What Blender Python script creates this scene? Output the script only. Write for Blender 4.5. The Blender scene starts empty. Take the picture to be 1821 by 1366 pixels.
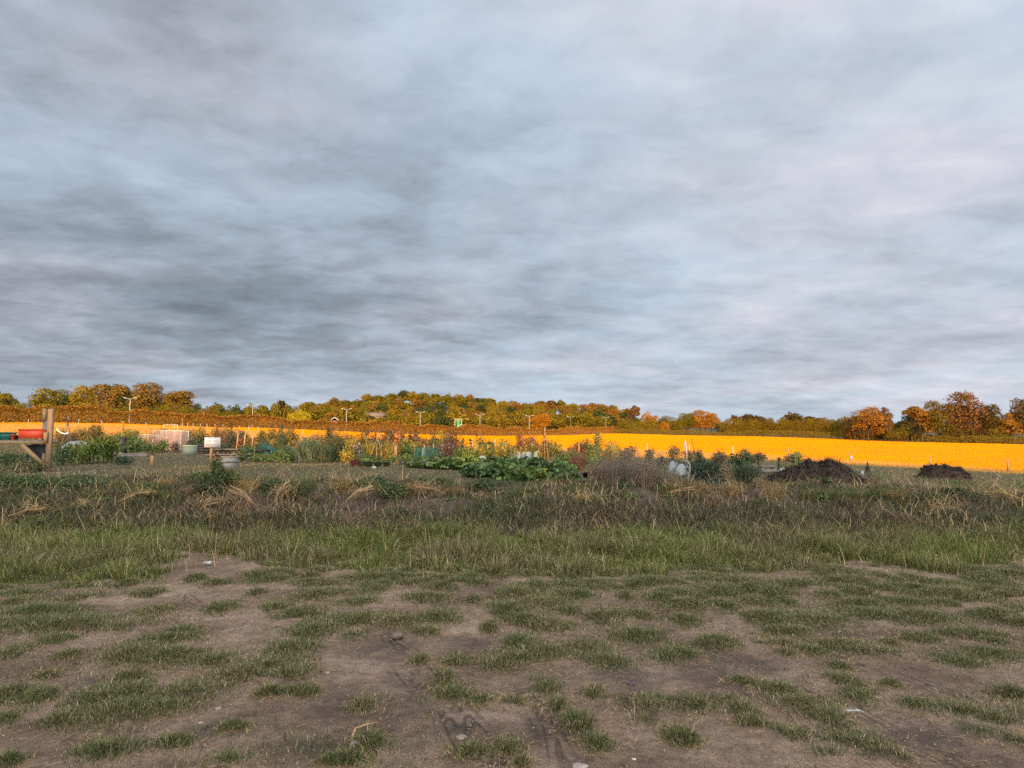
import bpy, math, numpy as np
rng = np.random.default_rng(11)
R = math.radians
sc = bpy.context.scene
COL = sc.collection

# ------------------------------------------------------------------ camera model (used to survey the place)
W, H, F = 1821.0, 1366.0, 1210.0
HOR = 792.0
PITCH = math.atan((HOR - H / 2) / F)
CH = 1.6
cs, sn = math.cos(PITCH), math.sin(PITCH)


def ray(px, py):
    xc = (np.asarray(px, float) - W / 2) / F
    yc = (H / 2 - np.asarray(py, float)) / F
    d = cs - yc * sn
    return xc / d, (sn + yc * cs) / d


def P(px, py, Y):
    a, b = ray(px, py)
    return np.array([a * Y, Y + 0 * a, CH + b * Y])


def zat(py, Y, px=910):
    return CH + ray(px, py)[1] * Y


# ------------------------------------------------------------------ noise
def _hash(ix, iy, s):
    n = (ix.astype(np.int64) * 374761393 + iy.astype(np.int64) * 668265263 + s * 974711) & 0x7FFFFFFF
    n = ((n ^ (n >> 13)) * 1274126177) & 0x7FFFFFFF
    n = (n ^ (n >> 16)) & 0xFFFF
    return n / 65535.0


def vnoise(x, y, s=0):
    x = np.asarray(x, float); y = np.asarray(y, float)
    ix = np.floor(x); iy = np.floor(y); fx = x - ix; fy = y - iy
    fx = fx * fx * (3 - 2 * fx); fy = fy * fy * (3 - 2 * fy)
    a = _hash(ix, iy, s); b = _hash(ix + 1, iy, s); c = _hash(ix, iy + 1, s); d = _hash(ix + 1, iy + 1, s)
    return (a * (1 - fx) + b * fx) * (1 - fy) + (c * (1 - fx) + d * fx) * fy


def fbm(x, y, s=0, o=4):
    r = 0; a = .5
    for i in range(o):
        r = r + a * (vnoise(x, y, s + i) - .5); x = np.asarray(x) * 2.03 + 7.1; y = np.asarray(y) * 2.03 + 3.7; a *= .5
    return r


def sstep(a, b, x):
    t = np.clip((np.asarray(x, float) - a) / (b - a), 0, 1)
    return t * t * (3 - 2 * t)


# ------------------------------------------------------------------ lie of the land
FX = [-400, -200, -58, 1, 36, 60, 90]
FY = [132, 132, 132, 80, 50, 29.4, 20]


def yfence(X): return np.interp(X, FX, FY)
def yhedge(X): return 169.6 + (np.asarray(X, float) + 90) / .615 * .788
def yfar(X):
    X = np.asarray(X, float)
    return np.where(X < 52, yhedge(X), 345 - (X - 52) * (113 / 123.))


# columns: photo column -> list of (distance, photo row) measured for the ground
COLS = {
    0: [(14, 858), (20, 846), (30, 826), (50, 802), (80, 776), (130, 757), (150, 751)],
    200: [(14, 862), (20, 844.5), (30, 824), (50, 803), (80, 780), (130, 757), (160, 753.5)],
    455: [(14, 866), (20, 843), (30, 822), (50, 803), (80, 786), (120, 769), (190, 761)],
    910: [(14, 870), (20, 846), (30, 825), (50, 808), (80, 800), (100, 795), (150, 786), (285, 776)],
    1100: [(14, 871), (20, 849), (30, 829), (50, 812), (80, 801), (100, 797), (150, 789), (250, 775), (352, 771)],
    1365: [(14, 873), (20, 853), (30, 834), (50, 820), (61, 815), (100, 803), (150, 794), (200, 786), (292, 777)],
    1821: [(14, 885), (20, 870), (30, 858), (50, 845), (100, 822), (150, 807), (200, 796), (232, 791)],
    2300: [(14, 890), (20, 878), (30, 866), (50, 855), (100, 835), (150, 818), (200, 803), (215, 800)],
}
HX = [-500, 0, 200, 355, 455, 530, 600, 650, 700, 750, 790, 830, 920, 985, 1060, 1110, 1200, 1300, 1821, 2400]
HYp = [738, 738, 738, 735, 738, 737, 729, 724, 718, 715, 717, 725, 734, 734, 740, 746, 750, 751, 752, 752]
LY = np.log(np.concatenate([np.linspace(1, 40, 240), np.linspace(40.5, 420, 300), np.geomspace(425, 7000, 90)]))
PXT = np.arange(-500, 2401, 20.0)
tab = np.zeros((len(COLS), len(LY)))
for i, (px, pr) in enumerate(COLS.items()):
    ys = [0.5, 8.0, 9.6, 11.2]; zs = [0, 0, .03, .13]
    for Y, py in pr:
        ys.append(Y); zs.append(float(zat(py, Y, px)))
    yl, zl = ys[-1], zs[-1]
    zt = float(zat(np.interp(px, HX, HYp), 520, px))
    z4 = min(zl + 3, zt) if px < 1150 else zl + (zt - zl) * .3
    for Y, z in ((yl + 5, zl), (yl + 14, zl - .8), (yl + 34, zl + .2), (max(400, yl + 45), z4), (445, z4 + .22 * (zt - z4)),
                 (485, z4 + .58 * (zt - z4)), (525, zt), (600, zt + 1), (900, zt - 10), (7000, zt - 30)):
        ys.append(Y); zs.append(z)
    tab[i] = np.interp(np.exp(LY), ys, zs)
# interpolate columns, with the hill's own finer outline
T2 = np.zeros((len(PXT), len(LY)))
ck = list(COLS.keys())
for k in range(len(LY)):
    T2[:, k] = np.interp(PXT, ck, tab[:, k])
yy = np.exp(LY)
zt_f = CH + ray(PXT, np.interp(PXT, HX, HYp))[1] * 520
zt_c = np.interp(PXT, ck, [CH + ray(p, np.interp(p, HX, HYp))[1] * 520 for p in ck])
T2 += (zt_f - zt_c)[:, None] * sstep(390, 525, yy)[None, :]
for _ in range(3):
    T2[1:-1] = .25 * T2[:-2] + .5 * T2[1:-1] + .25 * T2[2:]
for _ in range(4):
    T2[:, 1:-1] = .25 * T2[:, :-2] + .5 * T2[:, 1:-1] + .25 * T2[:, 2:]


def gbase(X, Y):
    X = np.asarray(X, float); Y = np.asarray(Y, float)
    Yc = np.clip(Y, 1, 6900)
    px = np.clip(W / 2 + F * X / Yc, -500, 2399)
    a = (px + 500) / 20; i = np.clip(a.astype(int), 0, len(PXT) - 2); fa = a - i
    l = np.log(Yc); j = np.clip(np.searchsorted(LY, l) - 1, 0, len(LY) - 2)
    fb = (l - LY[j]) / (LY[j + 1] - LY[j])
    z = (T2[i, j] * (1 - fa) + T2[i + 1, j] * fa) * (1 - fb) + (T2[i, j + 1] * (1 - fa) + T2[i + 1, j + 1] * fa) * fb
    return np.where(Y < 7, 0, z * sstep(6.5, 9, Y))


def gz(X, Y):
    X = np.asarray(X, float); Y = np.asarray(Y, float)
    z = gbase(X, Y)
    z = z + .05 * fbm(X * .9, Y * .9, 3) * sstep(16, 9, Y) + .03 * fbm(X * 3.1 + .4 * fbm(X, Y, 77), Y * 2.9, 9, 4) * sstep(12, 8, Y)
    bk = sstep(9.5, 11.5, Y) * sstep(18, 14.5, Y)
    z = z + bk * (.42 * fbm(X * .8, Y * 1.1, 21) + .26 * fbm(X * 2.4, Y * 2.8, 25, 4))
    z = z + .10 * fbm(X * .25, Y * .25, 31, 3) * sstep(14, 22, Y) * sstep(60, 30, Y)
    return z


_ysc = np.concatenate([np.linspace(3, 30, 400), np.linspace(30.2, 120, 400)])


def at(px, py):
    """ground point seen at a photo position"""
    a, _ = ray(px, py)
    z = gbase(a * _ysc, _ysc)
    row = H / 2 - 0 * z
    dz = (z - CH) / _ysc
    # projected row
    yc = (dz * cs - sn) / (cs + dz * sn)
    row = H / 2 - yc * F
    k = np.argmax(row <= py)
    Y = _ysc[k] if row[k] <= py else 100.0
    return float(Y)


# ------------------------------------------------------------------ mesh helpers
class MB:
    def __init__(s): s.v = []; s.t = []; s.q = []; s.n = 0

    def add(s, V, T=None, Q=None):
        V = np.asarray(V, np.float32).reshape(-1, 3)
        if T is not None and len(T): s.t.append(np.asarray(T, np.int32).reshape(-1, 3) + s.n)
        if Q is not None and len(Q): s.q.append(np.asarray(Q, np.int32).reshape(-1, 4) + s.n)
        s.v.append(V); s.n += len(V)
        return s

    def box(s, c, d, rz=0, ry=0, rx=0):
        h = np.array(d) / 2.0
        v = np.array([[x, y, z] for x in (-1, 1) for y in (-1, 1) for z in (-1, 1)], float) * h
        v = v @ rot(rx, ry, rz).T + np.array(c)
        return s.add(v, Q=[[0, 1, 3, 2], [4, 6, 7, 5], [0, 4, 5, 1], [2, 3, 7, 6], [0, 2, 6, 4], [1, 5, 7, 3]])

    def beam(s, a, b, w, d):
        """square bar from a to b"""
        return s.tube([a, b], [w / 1.414, w / 1.414], 4, cap=True, squash=d / w, phase=math.pi / 4)

    def tube(s, pts, r, n=6, cap=True, squash=1.0, phase=0.0):
        pts = np.asarray(pts, float); m = len(pts)
        r = np.broadcast_to(np.asarray(r, float), (m,))
        tan = np.gradient(pts, axis=0); tan /= np.linalg.norm(tan, axis=1)[:, None] + 1e-9
        ref = np.array([0, 1., 0]) if abs(tan[0][1]) < .9 else np.array([1., 0, 0])
        vs = []
        for i in range(m):
            u = np.cross(ref, tan[i]); u /= np.linalg.norm(u) + 1e-9
            w = np.cross(tan[i], u)
            a = np.arange(n) * 2 * math.pi / n + phase
            vs.append(pts[i] + r[i] * (np.cos(a)[:, None] * u + squash * np.sin(a)[:, None] * w))
        V = np.concatenate(vs)
        Q = [[i * n + k, i * n + (k + 1) % n, (i + 1) * n + (k + 1) % n, (i + 1) * n + k] for i in range(m - 1) for k in range(n)]
        T = []
        if cap:
            V = np.concatenate([V, pts[:1], pts[-1:]])
            for k in range(n):
                T.append([m * n, (k + 1) % n, k]); T.append([m * n + 1, (m - 1) * n + k, (m - 1) * n + (k + 1) % n])
        return s.add(V, T, Q)

    def prism(s, prof, y0, y1):
        """x-z outline pulled along y"""
        n = len(prof)
        V = [[x, y0, z] for x, z in prof] + [[x, y1, z] for x, z in prof]
        Q = [[i, (i + 1) % n, n + (i + 1) % n, n + i] for i in range(n)]
        T = [[0, i + 1, i] for i in range(1, n - 1)] + [[n, n + i, n + i + 1] for i in range(1, n - 1)]
        return s.add(V, T, Q)

    def lathe(s, prof, n=16, c=(0, 0, 0)):
        m = len(prof); a = np.arange(n) * 2 * math.pi / n
        V = np.concatenate([np.stack([r * np.cos(a), r * np.sin(a), 0 * a + z], 1) for r, z in prof]) + np.array(c)
        Q = [[i * n + k, i * n + (k + 1) % n, (i + 1) * n + (k + 1) % n, (i + 1) * n + k] for i in range(m - 1) for k in range(n)]
        return s.add(V, None, Q)

    def mesh(s, name, mat, smooth=False):
        me = bpy.data.meshes.new(name)
        V = np.concatenate(s.v) if s.v else np.zeros((0, 3), np.float32)
        T = np.concatenate(s.t) if s.t else np.zeros((0, 3), np.int32)
        Q = np.concatenate(s.q) if s.q else np.zeros((0, 4), np.int32)
        me.vertices.add(len(V)); me.vertices.foreach_set('co', V.ravel())
        nl = T.size + Q.size
        me.loops.add(nl); me.loops.foreach_set('vertex_index', np.concatenate([T.ravel(), Q.ravel()]).astype(np.int32))
        me.polygons.add(len(T) + len(Q))
        st = np.concatenate([np.arange(len(T)) * 3, T.size + np.arange(len(Q)) * 4]).astype(np.int32)
        me.polygons.foreach_set('loop_start', st)
        if smooth: me.polygons.foreach_set('use_smooth', np.ones(len(T) + len(Q), bool))
        me.update(calc_edges=True); me.validate()
        if mat is not None: me.materials.append(mat)
        return me

    def build(s, name, mat, parent=None, color=None, loc=None, rz=0, smooth=False):
        o = bpy.data.objects.new(name, s.mesh(name, mat, smooth)); COL.objects.link(o)
        if parent: o.parent = parent
        if loc is not None: o.location = loc
        if rz: o.rotation_euler.z = rz
        if color is not None: o.color = (*color, 1)
        return o


def rot(rx, ry, rz):
    cx, sx, cy, sy, cz, sz = math.cos(rx), math.sin(rx), math.cos(ry), math.sin(ry), math.cos(rz), math.sin(rz)
    return np.array([[cz, -sz, 0], [sz, cz, 0], [0, 0, 1]]) @ np.array([[cy, 0, sy], [0, 1, 0], [-sy, 0, cy]]) @ np.array([[1, 0, 0], [0, cx, -sx], [0, sx, cx]])


def tag(o, label=None, cat=None, group=None, kind=None):
    if label: o['label'] = label
    if cat: o['category'] = cat
    if group: o['group'] = group
    if kind: o['kind'] = kind
    return o


def thing(name, label, cat, loc, group=None, rz=0):
    o = bpy.data.objects.new(name, None); COL.objects.link(o)
    o.empty_display_size = .2; o.location = loc; o.rotation_euler.z = rz
    return tag(o, label, cat, group)


def dup(o, loc, rz=0, scale=None, label=None, group=None):
    c = o.copy(); COL.objects.link(c); c.location = loc; c.rotation_euler.z = rz
    if scale is not None: c.scale = scale
    if label: c['label'] = label
    if group: c['group'] = group
    for ch in list(o.children):
        d = ch.copy(); COL.objects.link(d); d.parent = c
        for g in ch.children:
            e = g.copy(); COL.objects.link(e); e.parent = d
    return c


def unit(v): return v / (np.linalg.norm(v, axis=-1, keepdims=True) + 1e-9)


def blades(mb, base, h, w, lean=.5, az=None, seg=2, face=None):
    n = len(base); base = np.asarray(base, np.float32)
    az = rng.uniform(0, 2 * math.pi, n) if az is None else az
    ln = rng.uniform(.1, 1, n) * lean
    d = np.stack([np.cos(az), np.sin(az), 0 * az], 1)
    f = rng.uniform(0, 2 * math.pi, n) if face is None else rng.normal(size=n) * face; sd = np.stack([np.cos(f), np.sin(f), 0 * f], 1) * (w / 2)[:, None]
    up = np.array([0, 0, 1.])
    p2 = base + up * (h * np.sqrt(np.clip(1 - ln * ln * .7, .1, 1)))[:, None] + d * (ln * h)[:, None]
    i0 = np.arange(n) * (5 if seg == 2 else 3)
    if seg == 2:
        p1 = base + up * (h * .58)[:, None] + d * (ln * h * .32)[:, None]
        V = np.stack([base - sd, base + sd, p1 - sd * .75, p1 + sd * .75, p2], 1).reshape(-1, 3)
        T = np.concatenate([np.stack([i0 + 2, i0 + 3, i0 + 4], 1)]); Q = np.stack([i0, i0 + 1, i0 + 3, i0 + 2], 1)
        mb.add(V, T, Q)
    else:
        V = np.stack([base - sd, base + sd, p2], 1).reshape(-1, 3)
        mb.add(V, np.stack([i0, i0 + 1, i0 + 2], 1))
    return mb


def cards(mb, p, size, nrm=None, spread=.9, aspect=.62, fold=.18):
    """leaf-shaped four-point faces"""
    n = len(p); p = np.asarray(p, float)
    size = np.broadcast_to(np.asarray(size, float), (n,))
    if nrm is None: nrm = np.tile([0, 0, 1.], (n, 1))
    nn = unit(nrm + spread * rng.normal(size=(n, 3)))
    a = unit(np.cross(nn, rng.normal(size=(n, 3)))); b = np.cross(nn, a)
    s = size[:, None]
    V = np.stack([p - a * s * .5, p - b * s * aspect * .5 + nn * s * fold, p + a * s * .5, p + b * s * aspect * .5 + nn * s * fold], 1).reshape(-1, 3)
    i0 = np.arange(n) * 4
    mb.add(V, None, np.stack([i0, i0 + 1, i0 + 2, i0 + 3], 1))
    return mb


def ribbons(mb, p, az, L, w, rise, droop, seg=4, curl=None):
    """arching strap leaves / stalks: start p, heading az, length L"""
    n = len(p); p = np.asarray(p, float)
    L = np.broadcast_to(np.asarray(L, float), (n,)); w = np.broadcast_to(np.asarray(w, float), (n,))
    rise = np.broadcast_to(np.asarray(rise, float), (n,)); droop = np.broadcast_to(np.asarray(droop, float), (n,))
    d = np.stack([np.cos(az), np.sin(az), 0 * az], 1); sd = np.stack([-np.sin(az), np.cos(az), 0 * az], 1)
    pts = []; cur = p.copy()
    for k in range(seg + 1):
        t = k / seg
        wk = w * (1 - t) ** .6 * .5 if k < seg else w * .04
        e = rise - droop * t
        pts.append((cur - sd * wk[:, None], cur + sd * wk[:, None]))
        st = (L / seg)[:, None]
        cur = cur + st * (np.cos(e)[:, None] * d + np.sin(e)[:, None] * np.array([0, 0, 1.]))
        if curl is not None:
            az2 = az + curl * t
            d = np.stack([np.cos(az2), np.sin(az2), 0 * az], 1)
    V = np.stack([q for pr in pts for q in pr], 1).reshape(-1, 3)
    m = 2 * (seg + 1); i0 = np.arange(n) * m
    Q = np.concatenate([np.stack([i0 + 2 * k, i0 + 2 * k + 1, i0 + 2 * k + 3, i0 + 2 * k + 2], 1) for k in range(seg)])
    mb.add(V, None, Q)
    return mb


# ------------------------------------------------------------------ materials
def newmat(name):
    m = bpy.data.materials.new(name); m.use_nodes = True
    nt = m.node_tree; nt.nodes.clear()
    return m, nt, nt.nodes, nt.links


def N(nt, typ, **kw):
    n = nt.nodes.new(typ)
    for k, v in kw.items():
        if k.startswith('i_'):
            key = k[2:]; key = int(key) if key.isdigit() else key.replace('_', ' ')
            n.inputs[key].default_value = v
        else: setattr(n, k, v)
    return n


def ramp(nt, fac, stops):
    r = nt.nodes.new('ShaderNodeValToRGB'); e = r.color_ramp.elements
    while len(e) < len(stops): e.new(.5)
    for x, (p, c) in zip(e, stops): x.position = p; x.color = (*c, 1)
    nt.links.new(fac, r.inputs[0]); return r.outputs[0]


def math_(nt, op, a, b=None, c=None):
    n = nt.nodes.new('ShaderNodeMath'); n.operation = op
    for i, x in enumerate((a, b, c)):
        if x is None: continue
        if isinstance(x, (int, float)): n.inputs[i].default_value = x
        else: nt.links.new(x, n.inputs[i])
    return n.outputs[0]


def mixc(nt, fac, a, b, typ='MIX'):
    n = nt.nodes.new('ShaderNodeMixRGB'); n.blend_type = typ
    for i, x in enumerate((fac, a, b)):
        if isinstance(x, (int, float)): n.inputs[i].default_value = x
        elif isinstance(x, tuple): n.inputs[i].default_value = (*x, 1)
        else: nt.links.new(x, n.inputs[i])
    return n.outputs[0]


def leaf_shader(nt, col, trans=.3, gloss=.03):
    d = N(nt, 'ShaderNodeBsdfDiffuse'); t = N(nt, 'ShaderNodeBsdfTranslucent'); m = N(nt, 'ShaderNodeMixShader', i_0=trans)
    nt.links.new(col, d.inputs[0]); nt.links.new(col, t.inputs[0])
    nt.links.new(d.outputs[0], m.inputs[1]); nt.links.new(t.outputs[0], m.inputs[2])
    o = N(nt, 'ShaderNodeOutputMaterial'); out = m.outputs[0]
    if gloss:
        g = N(nt, 'ShaderNodeBsdfGlossy', i_Roughness=.55); g.inputs[0].default_value = (.8, .85, .9, 1)
        m2 = N(nt, 'ShaderNodeMixShader', i_0=gloss); nt.links.new(out, m2.inputs[1]); nt.links.new(g.outputs[0], m2.inputs[2]); out = m2.outputs[0]
    nt.links.new(out, o.inputs[0])


def foliage_mat(name, lo=.55, hi=1.45, trans=.25, gloss=.03):
    """colour comes from each object's own colour, varied leaf by leaf"""
    m, nt, nd, lk = newmat(name)
    oi = N(nt, 'ShaderNodeObjectInfo'); g = N(nt, 'ShaderNodeNewGeometry')
    v = N(nt, 'ShaderNodeMapRange', i_3=lo, i_4=hi); lk.new(g.outputs['Random Per Island'], v.inputs[0])
    hs = N(nt, 'ShaderNodeHueSaturation')
    h = N(nt, 'ShaderNodeMapRange', i_3=.475, i_4=.525)
    wn = N(nt, 'ShaderNodeTexWhiteNoise', noise_dimensions='1D'); lk.new(g.outputs['Random Per Island'], wn.inputs['W']); lk.new(wn.outputs['Value'], h.inputs[0])
    lk.new(oi.outputs['Color'], hs.inputs['Color']); lk.new(v.outputs[0], hs.inputs['Value']); lk.new(h.outputs[0], hs.inputs['Hue'])
    leaf_shader(nt, hs.outputs[0], trans, gloss)
    return m


def grass_mat(name, stops, stops2, scale=.8, trans=.3, gloss=.03):
    """blade-by-blade colour from a ramp, drifting between two ramps in broad patches"""
    m, nt, nd, lk = newmat(name)
    g = N(nt, 'ShaderNodeNewGeometry')
    c1 = ramp(nt, g.outputs['Random Per Island'], stops); c2 = ramp(nt, g.outputs['Random Per Island'], stops2)
    no = N(nt, 'ShaderNodeTexNoise', i_Scale=scale, i_Detail=3.0); lk.new(g.outputs['Position'], no.inputs['Vector'])
    f = N(nt, 'ShaderNodeMapRange', i_1=.40, i_2=.62); lk.new(no.outputs['Fac'], f.inputs[0])
    leaf_shader(nt, mixc(nt, f.outputs[0], c1, c2), trans, gloss)
    return m


def plain(name, col, rough=.8, var=.25, scale=6.0, metal=0.0, spec=.3, bump=.0, use_obj=False, grain=None):
    m, nt, nd, lk = newmat(name)
    tc = N(nt, 'ShaderNodeTexCoord'); no = N(nt, 'ShaderNodeTexNoise', i_Scale=scale, i_Detail=5.0, i_Roughness=.65)
    src = tc.outputs['Object']
    if grain:
        mp = N(nt, 'ShaderNodeMapping'); mp.inputs['Scale'].default_value = grain; lk.new(src, mp.inputs[0]); src = mp.outputs[0]
    lk.new(src, no.inputs['Vector'])
    mr = N(nt, 'ShaderNodeMapRange', i_1=.3, i_2=.7, i_3=1 - var, i_4=1 + var); lk.new(no.outputs['Fac'], mr.inputs[0])
    hs = N(nt, 'ShaderNodeHueSaturation'); lk.new(mr.outputs[0], hs.inputs['Value'])
    if use_obj:
        oi = N(nt, 'ShaderNodeObjectInfo'); lk.new(oi.outputs['Color'], hs.inputs['Color'])
    else: hs.inputs['Color'].default_value = (*col, 1)
    b = N(nt, 'ShaderNodeBsdfPrincipled'); b.inputs['Roughness'].default_value = rough; b.inputs['Metallic'].default_value = metal
    b.inputs['Specular IOR Level'].default_value = spec
    lk.new(hs.outputs[0], b.inputs['Base Color'])
    if bump:
        bp = N(nt, 'ShaderNodeBump', i_Strength=bump, i_Distance=.02); lk.new(no.outputs['Fac'], bp.inputs['Height']); lk.new(bp.outputs[0], b.inputs['Normal'])
    o = N(nt, 'ShaderNodeOutputMaterial'); lk.new(b.outputs[0], o.inputs[0])
    return m


def net_mat(name, col, alpha=.6):
    m, nt, nd, lk = newmat(name)
    d = N(nt, 'ShaderNodeBsdfDiffuse'); d.inputs[0].default_value = (*col, 1)
    t = N(nt, 'ShaderNodeBsdfTranslucent'); t.inputs[0].default_value = (*col, 1)
    tr = N(nt, 'ShaderNodeBsdfTransparent')
    a = N(nt, 'ShaderNodeMixShader', i_0=.35); lk.new(d.outputs[0], a.inputs[1]); lk.new(t.outputs[0], a.inputs[2])
    b = N(nt, 'ShaderNodeMixShader', i_0=alpha); lk.new(tr.outputs[0], b.inputs[1]); lk.new(a.outputs[0], b.inputs[2])
    o = N(nt, 'ShaderNodeOutputMaterial'); lk.new(b.outputs[0], o.inputs[0])
    return m


M_LEAF = foliage_mat('leaf', .5, 1.5, .25)
M_TREE = foliage_mat('tree_foliage', .72, 1.3, .15, 0)
M_STEM = plain('stem', (.1, .1, .04), use_obj=True, var=.3)
M_BARK = plain('bark', (.085, .062, .045), .95, .4, 3.0)
M_WOOD = plain('weathered_timber', (.22, .148, .085), .85, .4, 5.0, bump=.3, grain=(6, 6, .8))
M_WOODH = plain('sawn_timber', (.27, .18, .09), .85, .25, 5.0, bump=.25, grain=(.8, 6, 6))
M_GREYW = plain('grey_timber', (.20, .175, .15), .9, .3, 5.0, grain=(.8, 6, 6))
M_CANE = plain('bamboo_cane', (.42, .27, .14), .7, .25, 8.0)
M_POST = plain('fence_post_wood', (.30, .22, .16), .9, .3, 4.0, grain=(5, 5, .8))
M_RED = plain('red_plastic', (.72, .075, .025), .45, .15, 4.0, spec=.4)
M_GREENP = plain('green_plastic', (.01, .10, .06), .4, .2, 4.0)
M_WHITEP = plain('white_plastic', (.68, .70, .70), .45, .08, 4.0)
M_BLACKP = plain('black_plastic', (.02, .02, .025), .5, .25, 4.0)
M_GALV = plain('galvanised_steel', (.13, .15, .17), .6, .35, 6.0, metal=.1)
M_TANK = plain('grey_green_plastic', (.12, .17, .14), .6, .15, 4.0)
M_WHITEM = plain('white_painted_metal', (.72, .68, .62), .6, .08)
M_LAMP = plain('lamp_steel', (.50, .47, .42), .6, .1, 1.0)
M_SIGNW = plain('sign_white', (.46, .50, .56), .5, .04, 2.0)
M_INK = plain('sign_ink', (.20, .22, .27), .7, .2, 40)
M_INKD = plain('sign_dark_ink', (.05, .05, .06), .7, .1)
M_SGREEN = plain('road_sign_green', (.02, .16, .03), .4, .05)
M_SWHITE = plain('road_sign_white', (.75, .75, .68), .4, .05)
M_SORANGE = plain('road_sign_panel', (.55, .33, .10), .4, .2, 30)
M_BRICK = plain('house_brick', (.34, .15, .09), .9, .2, 12)
M_TILE = plain('house_roof_tile', (.24, .13, .10), .9, .25, 4.0)
M_PALE = plain('pale_render', (.52, .44, .38), .9, .1)
M_GLASSD = plain('window_glass_dark', (.03, .035, .04), .15, .1)
M_PINKNET = net_mat('pale_netting', (.50, .37, .32), .55)
M_TEALNET = net_mat('teal_netting', (.014, .12, .125), .62)
M_WHITENET = net_mat('white_fleece', (.72, .76, .78), .85)
M_BLUENET = net_mat('pale_blue_netting', (.42, .56, .66), .75)
M_FABRIC = plain('flag_cloth', (.26, .22, .38), .9, .35, 30)
M_YEL = plain('yellow_petal', (.75, .50, .02), .7, .15)
M_WHITEF = plain('white_petal', (.50, .50, .46), .8, .1)
M_BROWNH = plain('seed_head', (.06, .035, .02), .9, .3)
M_FLEECE = plain('grey_white_fleece', (.25, .28, .28), .9, .25, 9)
M_FLEECE_ = plain('dirty_white_plastic', (.34, .35, .35), .6, .3, 12)
M_STONE = plain('stone', (.30, .26, .23), .9, .3, 14, bump=.5)
M_STRAW = grass_mat('straw', [(0, (.22, .14, .06)), (.5, (.44, .29, .12)), (1, (.62, .44, .21))], [(0, (.14, .09, .05)), (.5, (.34, .22, .10)), (1, (.52, .37, .18))], 2.0, .1, .03)
M_MUCK = grass_mat('muck_strands', [(0, (.015, .010, .008)), (.7, (.05, .034, .026)), (1, (.20, .145, .10))], [(0, (.015, .01, .008)), (.7, (.04, .028, .022)), (1, (.07, .05, .035))], 3.0, .05, .02)


# ------------------------------------------------------------------ world: layered cloud, brighter towards the setting sun behind the camera
SUN_EL, SUN_AZ = R(4.5), R(9)          # sun low behind the camera, a little to the left; light travels towards +Y, +X


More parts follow.
